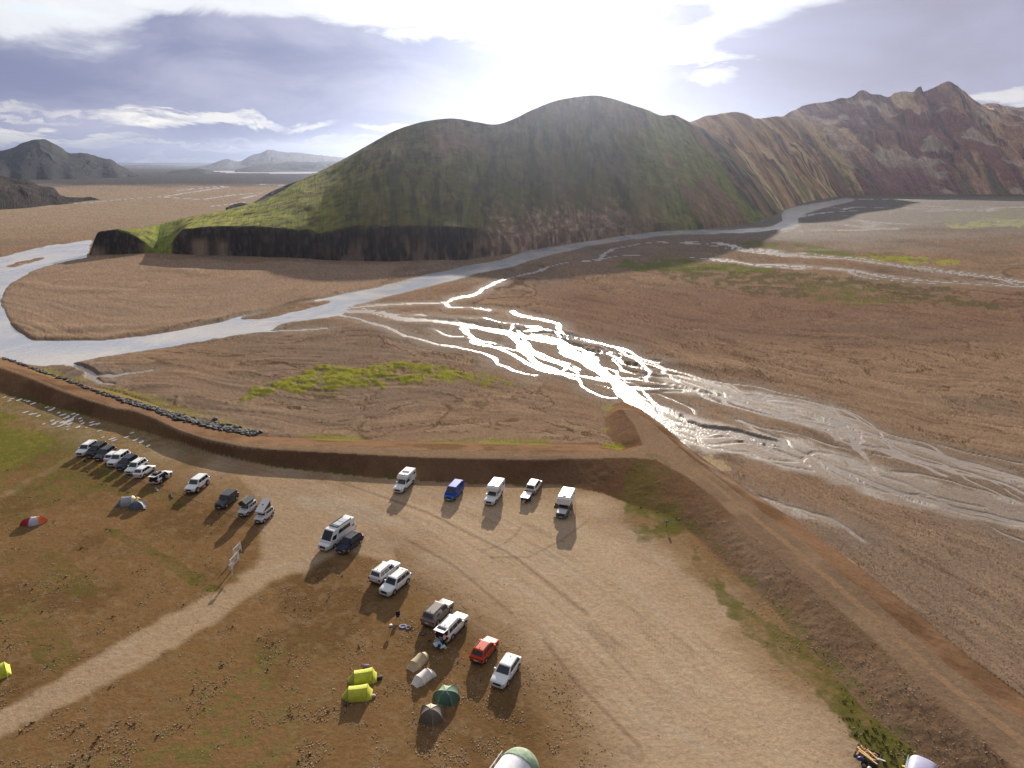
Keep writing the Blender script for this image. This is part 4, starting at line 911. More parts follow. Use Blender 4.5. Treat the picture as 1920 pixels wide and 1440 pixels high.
near = 'vehicles parked nose to the camp along the left of the gravel road'
top_ = 'campers and vans parked along the foot of the dike'
mid_ = 'vehicles parked in a slanting row across the middle of the gravel lot'
vehicle('bigsuv', 'white', 165, 848, 267, 'white large SUV at the far left end of the long parked row', 'suv', near)
vehicle('bigsuv', 'black', 183, 851, 267, 'black large SUV second in the row, between white SUV and grey car', 'suv', near, rails=True)
vehicle('suv', 'grey', 198.5, 856.5, 266, 'dark grey estate SUV third from the left, beside the black SUV', 'suv', near)
vehicle('small', 'white', 216, 861.5, 85, 'small white hatchback parked rear to the camp, tight beside a white SUV', 'hatchback', near)
vehicle('bigsuv', 'white', 224.5, 867, 265, 'white SUV in the row with the small white hatchback on its left', 'suv', near, rails=False)
vehicle('suv', 'navy', 240.5, 874, 264, 'navy blue SUV between two white SUVs in the long row', 'suv', near)
vehicle('suv', 'white', 257, 881.5, 263, 'creamy white SUV with boxy cabin just right of the navy SUV', 'suv', near)
vehicle('crossover', 'white', 272, 888.5, 82, 'low white crossover with sloping tail, rear window toward the tents', 'car', near)
op9, S9 = vehicle('small', 'white', 303.5, 899.5, 80, 'white car with tailgate and side doors standing open, dark inside', 'car', near, open_tail=True)
for sg in (-1, 1):                                  # its doors stand open
    d = part('open_door', MB().box(-.04, .02, sg * .9, sg * 1.72, .45, 1.05), P_['white'], op9); part('door_glass', MB().box(-.03, .0, sg * .92, sg * 1.5, 1.05, 1.45), M_glass, d)
    part('door_opening', MB().box(-1.0, -.06, sg * .88, sg * .915, .42, 1.5), M_int, op9)
part('roof_load', MB().box(-1.5, -.3, -.5, .5, 1.66, 1.95), mat('dark_bag', (.03, .02, .05), .8, var=.4, scale=4), op9)
part('roof_load', MB().box(-1.1, -.8, -.3, .1, 1.9, 2.0), mat('pale_bag', (.55, .4, .3), .8), op9)
vehicle('lifted', 'white', 371, 916, 260, 'white lifted off-road SUV on large tyres, parked alone', 'suv', near, rails=False)
vehicle('jeep', 'slate', 426, 944.5, 257, 'boxy slate grey jeep without roof tent', 'jeep', near)
j1, Sj = vehicle('jimny', 'silver', 465, 961, 256, 'small pale off-roader with a grey gabled roof tent unfolded on top', 'off-roader', near)
j2, _ = vehicle('jimny', 'silver', 496, 973.5, 255, 'small pale off-roader with white wedge roof tent raised at the back', 'off-roader', near)
# gabled roof tent
M_tg = mat('tent_grey_green', (.16, .17, .155), .9, var=.2, scale=3, bump=.3); M_td = mat('tent_dark', (.05, .052, .055), .9, var=.2, scale=3)
t = empty('roof_tent', (0, 0, 0), label='grey green gabled tent unfolded on the roof of the small off-roader', cat='roof tent')
t.location = (j1.location.x, j1.location.y, 1.72); t.rotation_euler[2] = j1.rotation_euler[2]
part('base_board', MB().box(-1.0, 1.15, -.62, .62, 0, .10), M_grey, t)
part('canopy', MB().loft([[(-1.0, -.62, .1), (-1.05, -.70, .55), (-.95, 0, 1.05), (-1.05, .70, .55), (-1.0, .62, .1)], [(1.15, -.62, .1), (1.25, -.70, .55), (1.1, 0, 1.05), (1.25, .70, .55), (1.15, .62, .1)]]), M_td, t)
for sg in (-1, 1): part('fly_panel', MB().add([(-1.12, 0, 1.10), (1.2, 0, 1.10), (1.34, sg * .80, .58), (-1.15, sg * .80, .58), (-1.12, 0, 1.07), (1.2, 0, 1.07), (1.34, sg * .80, .55), (-1.15, sg * .80, .55)], [(0, 1, 2, 3), (4, 7, 6, 5), (0, 4, 5, 1), (1, 5, 6, 2), (2, 6, 7, 3), (3, 7, 4, 0)]), M_tg, t)
t = empty('roof_tent', (0, 0, 0), label='white hard-shell wedge tent raised on the second small off-roader', cat='roof tent')
t.location = (j2.location.x, j2.location.y, 1.72); t.rotation_euler[2] = j2.rotation_euler[2]
part('base_board', MB().box(-1.25, 1.15, -.66, .66, 0, .12), M_white, t)
part('canopy', MB().add([(-1.2, -.6, .1), (1.1, -.6, .1), (-1.2, -.6, 1.25), (-1.2, .6, .1), (1.1, .6, .1), (-1.2, .6, 1.25)], [(0, 1, 2), (3, 5, 4), (0, 2, 5, 3), (1, 4, 5, 2), (0, 3, 4, 1)]), M_td, t)
part('shell_lid', MB().add([(-1.3, -.68, 1.28), (1.2, -.68, .12), (1.2, .68, .12), (-1.3, .68, 1.28), (-1.25, -.68, 1.40), (1.25, -.68, .26), (1.25, .68, .26), (-1.25, .68, 1.40)], [(0, 3, 2, 1), (4, 5, 6, 7), (0, 1, 5, 4), (1, 2, 6, 5), (2, 3, 7, 6), (3, 0, 4, 7)]), M_white, t)
part('roof_vent', MB().box(-.15, .05, -.08, .08, .83, .93), M_td, t)

c1, S = vehicle('pickup', 'white', 758, 914, 252, 'white pickup with low camper cabin and dark solar panel, leftmost by the dike', 'camper', top_, name='pickup_camper', camper=1)
cb = camper_box(c1, S, Wc=1.95, zt=2.62, front=.75)
part('canvas_band', MB().box(-2.85, .80, -.985, .985, 2.02, 2.14), M_grey, cb)
b1, S = vehicle('van', 'blue', 851.5, 928.5, 251, 'bright blue camper van with green foot of the front', 'van', top_)
part('pop_top', MB().loft([rsec(.8, .72, 1.93, 2.03, .04), rsec(-2.1, .72, 1.93, 2.05, .04)]), P_['blue'], b1)
part('front_skirt', MB().box(2.3, 2.515, -.8, .8, .26, .52), mat('leaf_green', (.10, .32, .08), .4), b1)
for k, (a, b) in enumerate(((-1.9, -.9), (-.4, .3))): part('side_lettering', MB().box(a, b, .952, .962, .66, .76), mat('pale_lettering_%s' % 'ab'[k], (.5, .65, .45), .5), b1)
c2, S = vehicle('pickup', 'white', 926, 936, 252, 'white pickup camper with plain white pop-up roof, right of the blue van', 'camper', top_, name='pickup_camper', camper=1)
cb = camper_box(c2, S, Wc=2.05, zt=2.72, front=1.0, solar=False); part('canvas_band', MB().box(-2.9, 1.06, -1.035, 1.035, 2.02, 2.16), M_grey, cb)
tn, S = vehicle('mpv', 'cream', 1001, 918, 71, 'cream people carrier with its tail to the lot and a trailer behind', 'car', top_, roof='white')
tr = empty('trailer', G(986.5, 938.5), R(71), label='small black trailer with flat white lid, hitched to the cream people carrier', cat='trailer')
part('box', MB().box(-1.0, 1.0, -.62, .62, .42, .98), M_trim, tr); part('lid', MB().box(-1.08, 1.08, -.72, .72, .98, 1.08), M_white, tr)
part('drawbar', MB().tube((1.0, 0, .45), (1.95, 0, .45), .04), M_steel, tr)
for sg in (-1, 1): wheel(tr, 0, sg * .76, .30, .2); part('mudguard', MB().box(-.38, .38, sg * .64, sg * .88, .60, .66), M_trim, tr)
part('licence_plate', MB().box(-1.02, -1.0, -.25, .25, .50, .60), M_plate, tr)
part('prop_stand', MB().box(-1.25, -1.13, -.14, .14, .0, .62), mat('pale_tan', (.5, .38, .28), .8), tr)
c3, S = vehicle('pickup', 'dgrey', 1058.5, 959.5, 252, 'grey pickup carrying a tall white camper cabin with two roof hatches', 'camper', top_, name='pickup_camper', camper=1)
# its bonnet is pale
part('bonnet', MB().loft([rsec(2.56, .74, .99, 1.05, .02), rsec(1.25, .82, 1.08, 1.19, .03)]), P_['silver'], c3, label='pale silver bonnet')
cb = camper_box(c3, S, Wc=2.15, zt=3.05, front=1.25, stripe=True)
M_rl = mat('red_lettering', (.60, .06, .09), .5)
for k in range(6): part('letter', MB().box(1.252, 1.262, -.62 + k * .22, -.50 + k * .22 + .02 * (k % 2), 2.34, 2.44), M_rl, cb).rotation_euler[1] = 0
for sx in (-2.6, -.9): part('jack_leg', MB().tube((sx, 1.16, 1.2), (sx, 1.16, .0), .035), M_steel, c3)
d = part('open_door', MB().box(.3, .36, -.95, -1.75, .5, 1.1), P_['dgrey'], c3); part('door_glass', MB().box(.31, .35, -.97, -1.6, 1.1, 1.5), M_glass, d)
tag(part('bucket', MB().loft([[(rr_ * math.cos(a * .628), rr_ * math.sin(a * .628), z) for a in range(10)] for rr_, z in ((.14, 0), (.18, .32), (.15, .32), (.12, .06))]), M_white, None), 'small white bucket on the ground beside the grey pickup camper', 'bucket').location = G(1068, 962.5)

v, S = vehicle('bigvan', 'white', 633, 1014, 244, 'tall long white camper van with solar panels and roof rack', 'van', mid_)
for k, (a, b) in enumerate(((.15, .62), (-.95, -.0), (-2.05, -1.1))): part('solar_panel' if k else 'roof_box', MB().box(a, b, -.62, .62, 2.70, 2.78 if k else 2.90), mat('roof_panel_%s' % 'abc'[k], (.5, .52, .58) if k else (.10, .11, .12), .3), v)
for sg in (-1, 1):
    part('roof_rack', MB().box(-2.6, .7, sg * .74, sg * .78, 2.72, 2.86), M_trim, v)
    part('decal', MB().box(-2.9, -2.45, sg * 1.012, sg * 1.022, 1.5, 1.75), mat('decal_grey_%s' % ('a' if sg > 0 else 'b'), (.15, .15, .2), .5), v)
part('ladder', MB().box(-3.42, -3.36, .35, .40, .9, 2.7).box(-3.42, -3.36, .70, .75, .9, 2.7), M_trim, v)
part('spare_wheel', MB().tube((-3.36, -.45, 1.35), (-3.58, -.45, 1.35), .36, 16), M_tyre, v)
vehicle('suv', 'navy', 656, 1026, 244, 'dark navy SUV beside the tall white camper van', 'suv', mid_, L=4.6)
vehicle('bigsuv', 'silver', 723, 1080, 62, 'silver white SUV with its red tail lights toward the tents, left of a white one', 'suv', mid_, roof='white')
vehicle('bigsuv', 'white', 742, 1101.5, 241, 'white SUV with dark grille facing the tents, beside the silver one', 'suv', mid_)
vehicle('bigsuv', 'brown', 821.5, 1157, 62, 'brown-grey SUV with pinkish roof parked rear to the tents', 'suv', mid_)
wt_, S = vehicle('bigsuv', 'white', 848.5, 1183, 62, 'white SUV with raised tailgate above a camp table', 'suv', mid_, open_tail=True)
vehicle('small', 'red', 909, 1226, 63, 'orange-red compact SUV, the only red car', 'suv', mid_, L=4.2)
vehicle('suv', 'white', 949, 1266.5, 245, 'glossy white SUV nearest to the viewer, dark windscreen facing down', 'suv', mid_, L=4.75, rails=False, H=1.68, rk=.8, rr=.5)

# ------------------------------------------------------------------ tents
def cloth(name, c, tr=.0, var=.12):
    m = mat(name, c, .75, var=var, scale=2.2, bump=.35); b = m.node_tree.nodes['Principled BSDF']
    b.inputs['Subsurface Weight'].default_value = 0; return m
def tent(px, py, head, secs, mats, label, group=None, pointed=True, cat='tent', guys=True, arcn=9, poles=True):
    """secs: (x, half width, height) of each hoop; one fly panel per gap between hoops, sagging a little between poles"""
    root = empty('tent', G(px, py, 0.01), R(head), label=label, cat=cat, group=group)
    def arc(x, hw, h):
        return [(x, hw * math.cos(math.pi * i / arcn) * (1 + .03 * math.sin(math.pi * i / arcn)), h * math.sin(math.pi * i / arcn) ** .85) for i in range(arcn + 1)]
    for k in range(len(secs) - 1):
        a, b = secs[k], secs[k + 1]; n = 4; rings = []
        for j in range(n + 1):
            t = j / n; sag = 1 - .05 * math.sin(math.pi * t)
            rings.append(arc(a[0] + (b[0] - a[0]) * t, (a[1] + (b[1] - a[1]) * t) * sag, max(.02, (a[2] + (b[2] - a[2]) * t) * sag)))
        V = [p for rg in rings for p in rg]; F = []
        w_ = arcn + 1
        for j in range(n):
            for i in range(arcn): F.append((j * w_ + i, j * w_ + i + 1, (j + 1) * w_ + i + 1, (j + 1) * w_ + i))
        m_ = mats[k % len(mats)]
        if isinstance(m_, tuple):                    # left and right half differ
            h = w_ // 2
            for q, (lo, hi) in enumerate(((0, h), (h, arcn))):
                FF = [f for f in F if lo <= (f[0] % w_) < hi]; part('fly_panel', MB().add(V, FF), m_[q], root, True)
        else: part('fly_panel', MB().add(V, F), m_, root, True)
    if poles:
        for (x, hw, h) in secs[1:-1]:
            mb = MB(); pts = arc(x, hw + .012, h + .012)
            for i in range(arcn): mb.tube(pts[i], pts[i + 1], .014, 5)
            part('pole_sleeve', mb, M_sleeve, root)
    if guys:
        for x, hw, h in (secs[1], secs[-2]):
            for sg in (-1, 1): part('guy_line', MB().tube((x, sg * hw * .7, h * .62), (x, sg * (hw + .7), .0), .008, 4), M_rope, root)
        for x in (secs[0][0] - .0, secs[-1][0]): part('tent_peg', MB().tube((x, 0, .0), (x, 0, .09), .012, 5), M_steel, root)
    return root
def dome_tent(px, py, head, base, apex, mats, label, group=None, ridge=None):
    """base: corner points on the ground; apex: the crossing of the poles (or a short ridge); one fly panel per side"""
    root = empty('tent', G(px, py, 0.01), R(head), label=label, cat='tent', group=group)
    nb = len(base); A1 = Vector(apex); A2 = Vector(ridge) if ridge else A1
    def top(i):                                      # corners nearer the second apex run to it
        return A1 if (Vector((*base[i], 0)) - A1).length <= (Vector((*base[i], 0)) - A2).length else A2
    def polept(i, t):
        b = Vector((*base[i], 0)); a = top(i); p = b.lerp(a, t); p.z = a.z * math.sin(math.pi / 2 * t) ** .8
        out_ = (b - a); out_.z = 0
        return p + out_ * (.16 * math.sin(math.pi * t))
    for i in range(nb):
        j = (i + 1) % nb; nt_, ns_ = 7, 6; V = []; F = []
        for a in range(nt_ + 1):
            t = a / nt_; p, q = polept(i, t), polept(j, t); c_ = (p + q) / 2; inw = Vector((A1.x, A1.y, 0)) - Vector((c_.x, c_.y, 0))
            for b in range(ns_ + 1):
                u = b / ns_; v = p.lerp(q, u); sg = math.sin(math.pi * u) * math.sin(math.pi * min(1, t + .12)) * .10
                V.append(v + inw * sg - Vector((0, 0, .06 * sg * 10 * A1.z * .2)))
        for a in range(nt_):
            for b in range(ns_): k = a * (ns_ + 1) + b; F.append((k, k + 1, k + ns_ + 2, k + ns_ + 1))
        part('fly_panel', MB().add(V, F), mats[i % len(mats)], root, True)
        mb = MB(); pts = [polept(i, k / 7) + Vector((0, 0, .012)) for k in range(8)]
        for k in range(7): mb.tube(pts[k], pts[k + 1], .014, 5)
        part('pole_sleeve', mb, M_sleeve, root)
        b_ = Vector((*base[i], 0)); part('guy_line', MB().tube(polept(i, .45), b_ * 1.35, .008, 4), M_rope, root)
    return root
M_sleeve = mat('pole_sleeve', (.12, .12, .12), .7); M_rope = mat('guy_rope', (.55, .5, .4), .8)
cy = cloth('cloth_lime', (.50, .52, .035)); cy2 = cloth('cloth_lime_dark', (.33, .36, .03))
ctan = cloth('cloth_tan', (.44, .35, .22)); cw = cloth('cloth_white', (.66, .60, .58)); cgr = cloth('cloth_green', (.05, .12, .085)); cgl = cloth('cloth_pale_green', (.20, .30, .19))
cbr = cloth('cloth_brown', (.13, .105, .085)); cbl = cloth('cloth_beige', (.50, .44, .30)); cred = cloth('cloth_red', (.42, .015, .03)); cor = cloth('cloth_orange', (.75, .14, .035)); cli = cloth('cloth_lilac', (.55, .55, .66))
cpu = cloth('cloth_plum_grey', (.13, .12, .17)); cgy = cloth('cloth_blue_grey', (.09, .11, .145)); cgb = cloth('cloth_silver', (.33, .36, .38))
A8 = 'lime yellow tunnel tents pitched side by side'
tent(682, 1273, 12, [(-1.75, .25, .03), (-1.0, .95, 1.05), (1.0, 1.05, 1.1), (1.45, .75, .05)], [cy2, (cy, cy), cy], 'lime yellow tunnel tent, the farther one of the touching pair', A8)
tent(672, 1304, 8, [(-1.75, .25, .03), (-1.0, .95, 1.05), (1.0, 1.05, 1.1), (1.5, .75, .05)], [cy2, (cy, cy), cy], 'lime yellow tunnel tent, the nearer one of the touching pair', A8)
A9 = 'small tents between the lime pair and the parked cars'
tent(785, 1243, 56, [(-1.55, .55, .05), (-.8, .78, .75), (.7, .72, .95), (1.25, .5, .65)], [ctan, ctan, ctan], 'sand coloured narrow tunnel tent just above the white one', A9)
tent(794, 1273, 50, [(-1.45, .5, .05), (-.7, .78, .8), (.7, .72, .9), (1.25, .85, .45)], [cw, cw, cw], 'white narrow tunnel tent with forked entrance end', A9)
dome_tent(837, 1306, 100, [(-1.5, -.5), (-.5, -1.45), (1.1, -1.25), (1.5, .3), (.3, 1.45), (-1.2, 1.0)], (-.45, .1, 1.15), [cgr, cgr, cgl, cgl, cgr, cgr], 'dark green dome tent with pale green far side', A9)
dome_tent(809, 1341, 90, [(-1.45, -.3), (-.8, -1.3), (.9, -1.25), (1.25, .2), (.9, 1.2), (-.9, 1.25)], (-.40, 0, 1.2), [cbr, cbr, cbl, cbl, cbr, cbr], 'brown dome tent with beige far panel, nearest small tent', A9)
dome_tent(65, 981, 20, [(-2.0, -.2), (-.6, -.95), (.85, -.9), (1.85, .1), (.75, .9), (-.7, .9)], (-.3, 0, 1.1), [cred, cli, cor, cor, cli, cred], 'red, lilac and orange dome tent alone on the grass at the left', None, (.4, 0, 1.05))
tent(241, 944, 14, [(-1.9, .7, .05), (-.9, 1.15, 1.25), (.7, 1.1, 1.3), (1.7, .9, .7)], [cpu, (cpu, cgb), cbl], 'plum grey tunnel tent behind the small blue-grey dome', None)
dome_tent(259, 951, 20, [(-1.5, -.3), (-.3, -1.05), (1.0, -.9), (1.4, .3), (.4, 1.0), (-1.0, .9)], (0, 0, 1.1), [cgy, cgy, cgb, cgb, cgb, cgy], 'small blue-grey dome tent in front of the plum grey one', None)
tent(-8, 1266, 40, [(-1.4, 1.1, .05), (-1.0, 1.25, .8), (1.0, 1.2, 1.05), (1.4, 1.1, .1)], [cgl, cy, cy], 'pale lime tent cut off by the left edge', None)

def bag(px, py, c, label, sx=.3, h=.28, name='bag'):
    o = part(name, MB().loft([[(rr_ * math.cos(a * .628) * 1.4 * sx, rr_ * math.sin(a * .628) * sx, z * h) for a in range(10)] for rr_, z in ((.75, 0), (1.0, .25), (.95, .65), (.55, .95), (.1, 1.0))]), c, None, True)
    o.location = G(px, py, .01); o.rotation_euler[2] = px % 3; return tag(o, label, name)
bag(712, 1272, mat('bag_black', (.02, .02, .025), .8), 'black rucksack on the ground right of the farther lime tent')
bag(699, 1306, mat('bag_pink', (.40, .26, .24), .8), 'dull pink bag at the right end of the nearer lime tent', .26, .22)
bag(687, 1250, mat('bag_violet', (.12, .10, .18), .8), 'violet bag behind the farther lime tent', .28, .24)
bag(650, 1321, mat('bag_dark', (.05, .035, .03), .8), 'dark brown bag before the nearer lime tent', .24, .22)
bag(270, 955, mat('bag_rust', (.22, .07, .04), .8), 'rust red bag lying right of the blue-grey dome tent', .26, .2)
bag(231, 946, mat('bag_slate', (.06, .07, .09), .8), 'slate bag at the left end of the plum grey tent', .26, .2)
bag(820, 1318, mat('bag_olive', (.10, .10, .05), .8), 'olive bag between the green and the brown dome tents', .22, .18)
# vaulted event tent at the bottom edge
mq = empty('marquee', G(966, 1460), R(60), label='white vaulted frame tent with green end hood at the bottom edge', cat='tent')
n = 14
def vault(x, hw=2.0, h=2.1, s=1.0): return [(x, hw * s * math.cos(math.pi * i / n), .25 + h * s * math.sin(math.pi * i / n)) for i in range(n + 1)]
def sheet(name, rings, m, par):
    V = [p for r_ in rings for p in r_]; F = []; w_ = len(rings[0])
    for j in range(len(rings) - 1):
        for i in range(w_ - 1): F.append((j * w_ + i, j * w_ + i + 1, (j + 1) * w_ + i + 1, (j + 1) * w_ + i))
    return part(name, MB().add(V, F), m, par, True)
M_can = mat('canvas_white', (.74, .75, .80), .7, var=.10, scale=1.2, bump=.5); M_gc = mat('canvas_green', (.22, .30, .20), .75, var=.35, scale=1.5, bump=.5)
sheet('roof_canvas', [vault(x, 2.0 - .02 * (k % 2)) for k, x in enumerate(np.linspace(-4, .5, 11))], M_can, mq)
sheet('end_hood', [vault(.5 + 2.0 * math.sin(a), 2.03, 2.13, math.cos(a) ** .75 if a < 1.56 else .02) for a in np.linspace(0, 1.5, 9)], M_gc, mq)
part('hoop', MB().loft([vault(.47, 2.05, 2.15), vault(.54, 2.05, 2.15)], False), mat('hoop_green', (.12, .22, .14), .6), mq)
for sg in (-1, 1):
    part('side_rail', MB().tube((-4, sg * 2.22, .9), (1.4, sg * 2.22, .9), .05), M_white, mq)
    for k in range(5): part('rail_post', MB().tube((-3.6 + k * 1.2, sg * 2.22, 0), (-3.6 + k * 1.2, sg * 2.22, .9), .035), M_white, mq)
# lilac vaulted shelter bottom right
sh = empty('shelter', G(1722, 1474), R(52), label='lilac grey rounded canvas shelter at the bottom right', cat='shelter')
cs = mat('canvas_lilac', (.36, .36, .52), .6, var=.06, scale=1.5, bump=.2)
secs_ = []
for x, s_ in ((-4, 1), (1.25, 1), (1.42, .97), (1.5, .90)):
    secs_.append([(x, 1.3 * s_ * math.copysign(abs(math.cos(a)) ** .55, math.cos(a)), 2.2 * s_ * math.sin(a) ** .55 if math.sin(a) > 1e-6 else 0) for a in np.linspace(0, math.pi, 15)])
part('canopy', MB().loft(secs_), cs, sh, True)
part('edge_band', MB().box(-4, 1.4, 1.27, 1.34, 1.55, 1.68), mat('band_green', (.28, .45, .25), .6), sh)

# cart with firewood
ct = empty('cart', G(1624, 1427), R(-38), label='dark green open cart loaded with firewood at the bottom right', cat='cart')
M_cart = mat('cart_green', (.035, .05, .045), .6, var=.3)
part('floor_board', MB().box(-1.0, 1.0, -.75, .75, .42, .48), M_cart, ct)
for q in ((-1.0, 1.0, -.79, -.74), (-1.0, 1.0, .74, .79), (-1.05, -.99, -.79, .79), (.99, 1.05, -.79, .79)): part('side_board', MB().box(*q, .46, .86), M_cart, ct)
for sg in (-1, 1): wheel(ct, 0, sg * .90, .32, .18)
M_wood = mat('split_wood', (.42, .22, .11), .8, var=.5, scale=6); M_plank = mat('pale_plank', (.62, .46, .26), .8, var=.2, scale=4); M_yel = mat('yellow_plank', (.75, .55, .12), .7)
mb = MB()
for k in range(150):
    M_ = Matrix.Translation((random.uniform(-.85, .85), random.uniform(-.6, .6), random.uniform(.5, .85) + .2 * random.random())) @ Matrix.Rotation(random.uniform(0, 6.3), 4, 'Z') @ Matrix.Rotation(random.uniform(-.5, .5), 4, 'Y')
    a = random.uniform(.12, .26); mb.box(-a, a, -.05, .04, -.04, .05, M_)
fw = tag(part('firewood', mb, M_wood, None), 'loose heap of split orange firewood filling the green cart', 'firewood', kind='stuff'); fw.location = ct.location; fw.rotation_euler = ct.rotation_euler
for k, (px, py, hd, ln, z, m_, lb) in enumerate([(1622, 1405, 118, 1.7, 1.12, M_yel, 'long yellow plank lying across the firewood, farthest of the long ones'), (1627, 1412, 122, 1.9, 1.16, M_plank, 'longest pale plank on top of the firewood heap'), (1637, 1408, 112, 1.2, 1.08, M_plank, 'short pale plank at the right of the heap'), (1650, 1416, 150, .9, .95, M_white, 'white stick poking out over the cart side'), (1609, 1404, 35, .6, .95, mat('pink_board', (.5, .25, .2), .8), 'short pinkish board at the cart corner')]):
    p = tag(part('plank', MB().box(-ln / 2, ln / 2, -.06, .06, 0, .05), m_, None), lb, 'plank', 'planks on the firewood cart'); p.location = G(px, py + 8, z) ; p.rotation_euler[2] = R(hd)
bg_ = tag(part('blue_bag', MB().loft([[(rr_ * math.cos(a * .628) * 1.5, rr_ * math.sin(a * .628), z) for a in range(10)] for rr_, z in ((.05, 0), (.22, .06), (.24, .2), (.12, .33), (.03, .36))]), mat('bag_blue', (.02, .03, .16), .5), None, True), 'dark blue bag lying in the cart beside the wood', 'bag'); bg_.location = G(1613, 1425, .86)
bg_ = tag(part('white_bag', MB().loft([[(rr_ * math.cos(a * .628), rr_ * math.sin(a * .628), z) for a in range(10)] for rr_, z in ((.05, 0), (.2, .06), (.2, .18), (.05, .3))]), M_white, None, True), 'white bag at the near end of the cart', 'bag'); bg_.location = G(1630, 1443, .80)
tag(part('board', MB().box(-.6, .6, -.09, .09, 0, .06), M_yel, None), 'yellow board on the grass by the lilac shelter', 'board').location = G(1703, 1437, .02)

# ------------------------------------------------------------------ boards, posts, small camp things
def sign_board(px, py, head, w_, h_, z0, label, tilt=0.0, marks=True):
    root = empty('notice_board', G(px, py), R(head), label=label, cat='sign', group='signs beside the camp track')
    part('panel', MB().box(-w_ / 2, w_ / 2, -.03, .03, z0, z0 + h_), mat('board_paint_%d' % px, (.68, .64, .56), .6, var=.06), root)
    for s_ in ((-w_ / 2 - .05, -w_ / 2 + .03), (w_ / 2 - .03, w_ / 2 + .05)): part('post', MB().box(s_[0], s_[1], -.05, .05, 0, z0 + h_ + .08), M_white, root)
    if marks:
        for k, (a, b, c_, d_, mm_) in enumerate(((-.75, -.1, .62, .9, 'rust'), (-.7, .6, .45, .5, 'dark'), (-.2, .5, .18, .34, 'dark'), (.1, .7, .62, .82, 'rust'))):
            for sg in (-1, 1): part('print', MB().box(a * w_ / 2, b * w_ / 2, sg * .028, sg * .034, z0 + c_ * h_, z0 + d_ * h_), M_mark[mm_], root)
    return root
M_mark = {'rust': mat('print_rust', (.45, .30, .24), .7), 'dark': mat('print_dark', (.22, .10, .10), .7)}
sign_board(446, 1040, 82, 2.0, 1.0, .50, 'white notice board, farthest of the signs by the track')
sign_board(441.5, 1061, 84, 2.4, 1.25, .45, 'tallest white notice board with reddish print in the middle of the signs')
p = empty('sign_post', G(436, 1079), R(200), label='white post with two small white plates and a red band, nearest sign', cat='sign', group='signs beside the camp track')
part('post', MB().tube((0, 0, 0), (0, 0, 1.9), .04), M_white, p); part('plate', MB().box(-.32, .32, .03, .07, 1.5, 1.85), M_white, p); part('plate', MB().box(-.18, .12, .03, .07, .85, 1.25), M_white, p); part('red_band', MB().box(-.22, .15, .03, .08, 1.3, 1.42), M_mark['rust'], p)
p = empty('sign_post', G(1249, 989), R(180), label='small blue square sign on a thin post in the grass by the dike', cat='sign')
part('post', MB().tube((0, 0, 0), (0, 0, 1.1), .035), M_trim, p); part('plate', MB().box(-.2, .2, .035, .06, .85, 1.3), mat('sign_blue', (.10, .25, .65), .5), p)
p = tag(part('marker_post', MB().box(-.14, .14, -.1, .1, 0, .75), mat('yellow_post', (.85, .62, .04), .5), None), 'short yellow marker post in front of the parked row', 'post'); p.location = G(187, 878)
p = tag(part('marker_post', MB().box(-.13, .13, -.1, .1, 0, .42), M_trim, None), 'short black stump post before the black SUV', 'post'); p.location = G(159, 866)
p = tag(part('beam', MB().box(-1.1, 1.1, -.1, .1, 0, .22), mat('old_wood', (.05, .035, .03), .9), None), 'dark weathered timber beam lying on the grass', 'beam'); p.location = G(322, 930); p.rotation_euler[2] = R(-60)
p = tag(part('beam', MB().box(-.8, .8, -.16, .16, 0, .12), M_grey, None), 'pale grey slab lying in the shadow of the open white car', 'slab'); p.location = G(294, 918); p.rotation_euler[2] = R(-50)
# rope along the parking row
pts = [(152, 868), (200, 880), (262, 900), (300, 913), (345, 930), (400, 950), (450, 972), (500, 1000)]
mb = MB()
for a, b in zip(pts[:-1], pts[1:]):
    A_, B_ = G(*a, .06), G(*b, .06); mb.tube(A_, B_, .014, 5)
tag(part('rope', mb, M_rope, None), 'pale rope laid along the ground before the parked row', 'rope')
# camp furniture
def camp_chair(px, py, hd, c, label):
    r_ = empty('camp_chair', G(px, py), R(hd), label=label, cat='chair', group='camp chairs and mats on the gravel')
    part('seat', MB().box(-.25, .25, -.27, .27, .40, .44), c, r_); part('backrest', MB().box(-.30, -.25, -.27, .27, .44, .95), c, r_)
    for x in (-.22, .22):
        for y in (-.24, .24): part('leg', MB().tube((x, y, 0), (x * .9, y * .9, .42), .018, 5), M_steel, r_)
M_cd = mat('canvas_black', (.02, .02, .02), .8); M_cl = mat('canvas_pale', (.5, .47, .42), .8)
camp_chair(747, 1160.5, 285, M_cd, 'black folding camp chair with pale seat cloth')
r_ = empty('camp_stove', G(733, 1183), 0, label='round dark grill with pale lid standing on thin legs', cat='grill')
part('bowl', MB().loft([[(rr_ * math.cos(a * .524), rr_ * math.sin(a * .524), z) for a in range(12)] for rr_, z in ((.08, .52), (.24, .62), (.28, .80))]), M_trim, r_, True)
part('lid', MB().loft([[(rr_ * math.cos(a * .524), rr_ * math.sin(a * .524), z) for a in range(12)] for rr_, z in ((.27, .81), (.2, .90), (.05, .94))]), mat('lid_pale', (.6, .5, .48), .4), r_, True)
for a in (0, 2.1, 4.2): part('leg', MB().tube((.3 * math.cos(a), .3 * math.sin(a), 0), (.12 * math.cos(a), .12 * math.sin(a), .58), .02, 5), M_steel, r_)
def ringmat(px, py, c, label, s_=.38):
    mb = MB(); n_ = 14
    rg = [[(a_ * 1.0 * s_ * math.cos(2 * math.pi * i / n_) * 1.3, a_ * s_ * math.sin(2 * math.pi * i / n_), z) for i in range(n_)] for a_, z in ((1, 0), (1, .10), (.7, .12), (.6, .03))]
    o = tag(part('dog_bed', mb.loft(rg), c, None, True), label, 'mat', 'camp chairs and mats on the gravel'); o.location = G(px, py, .01); return o
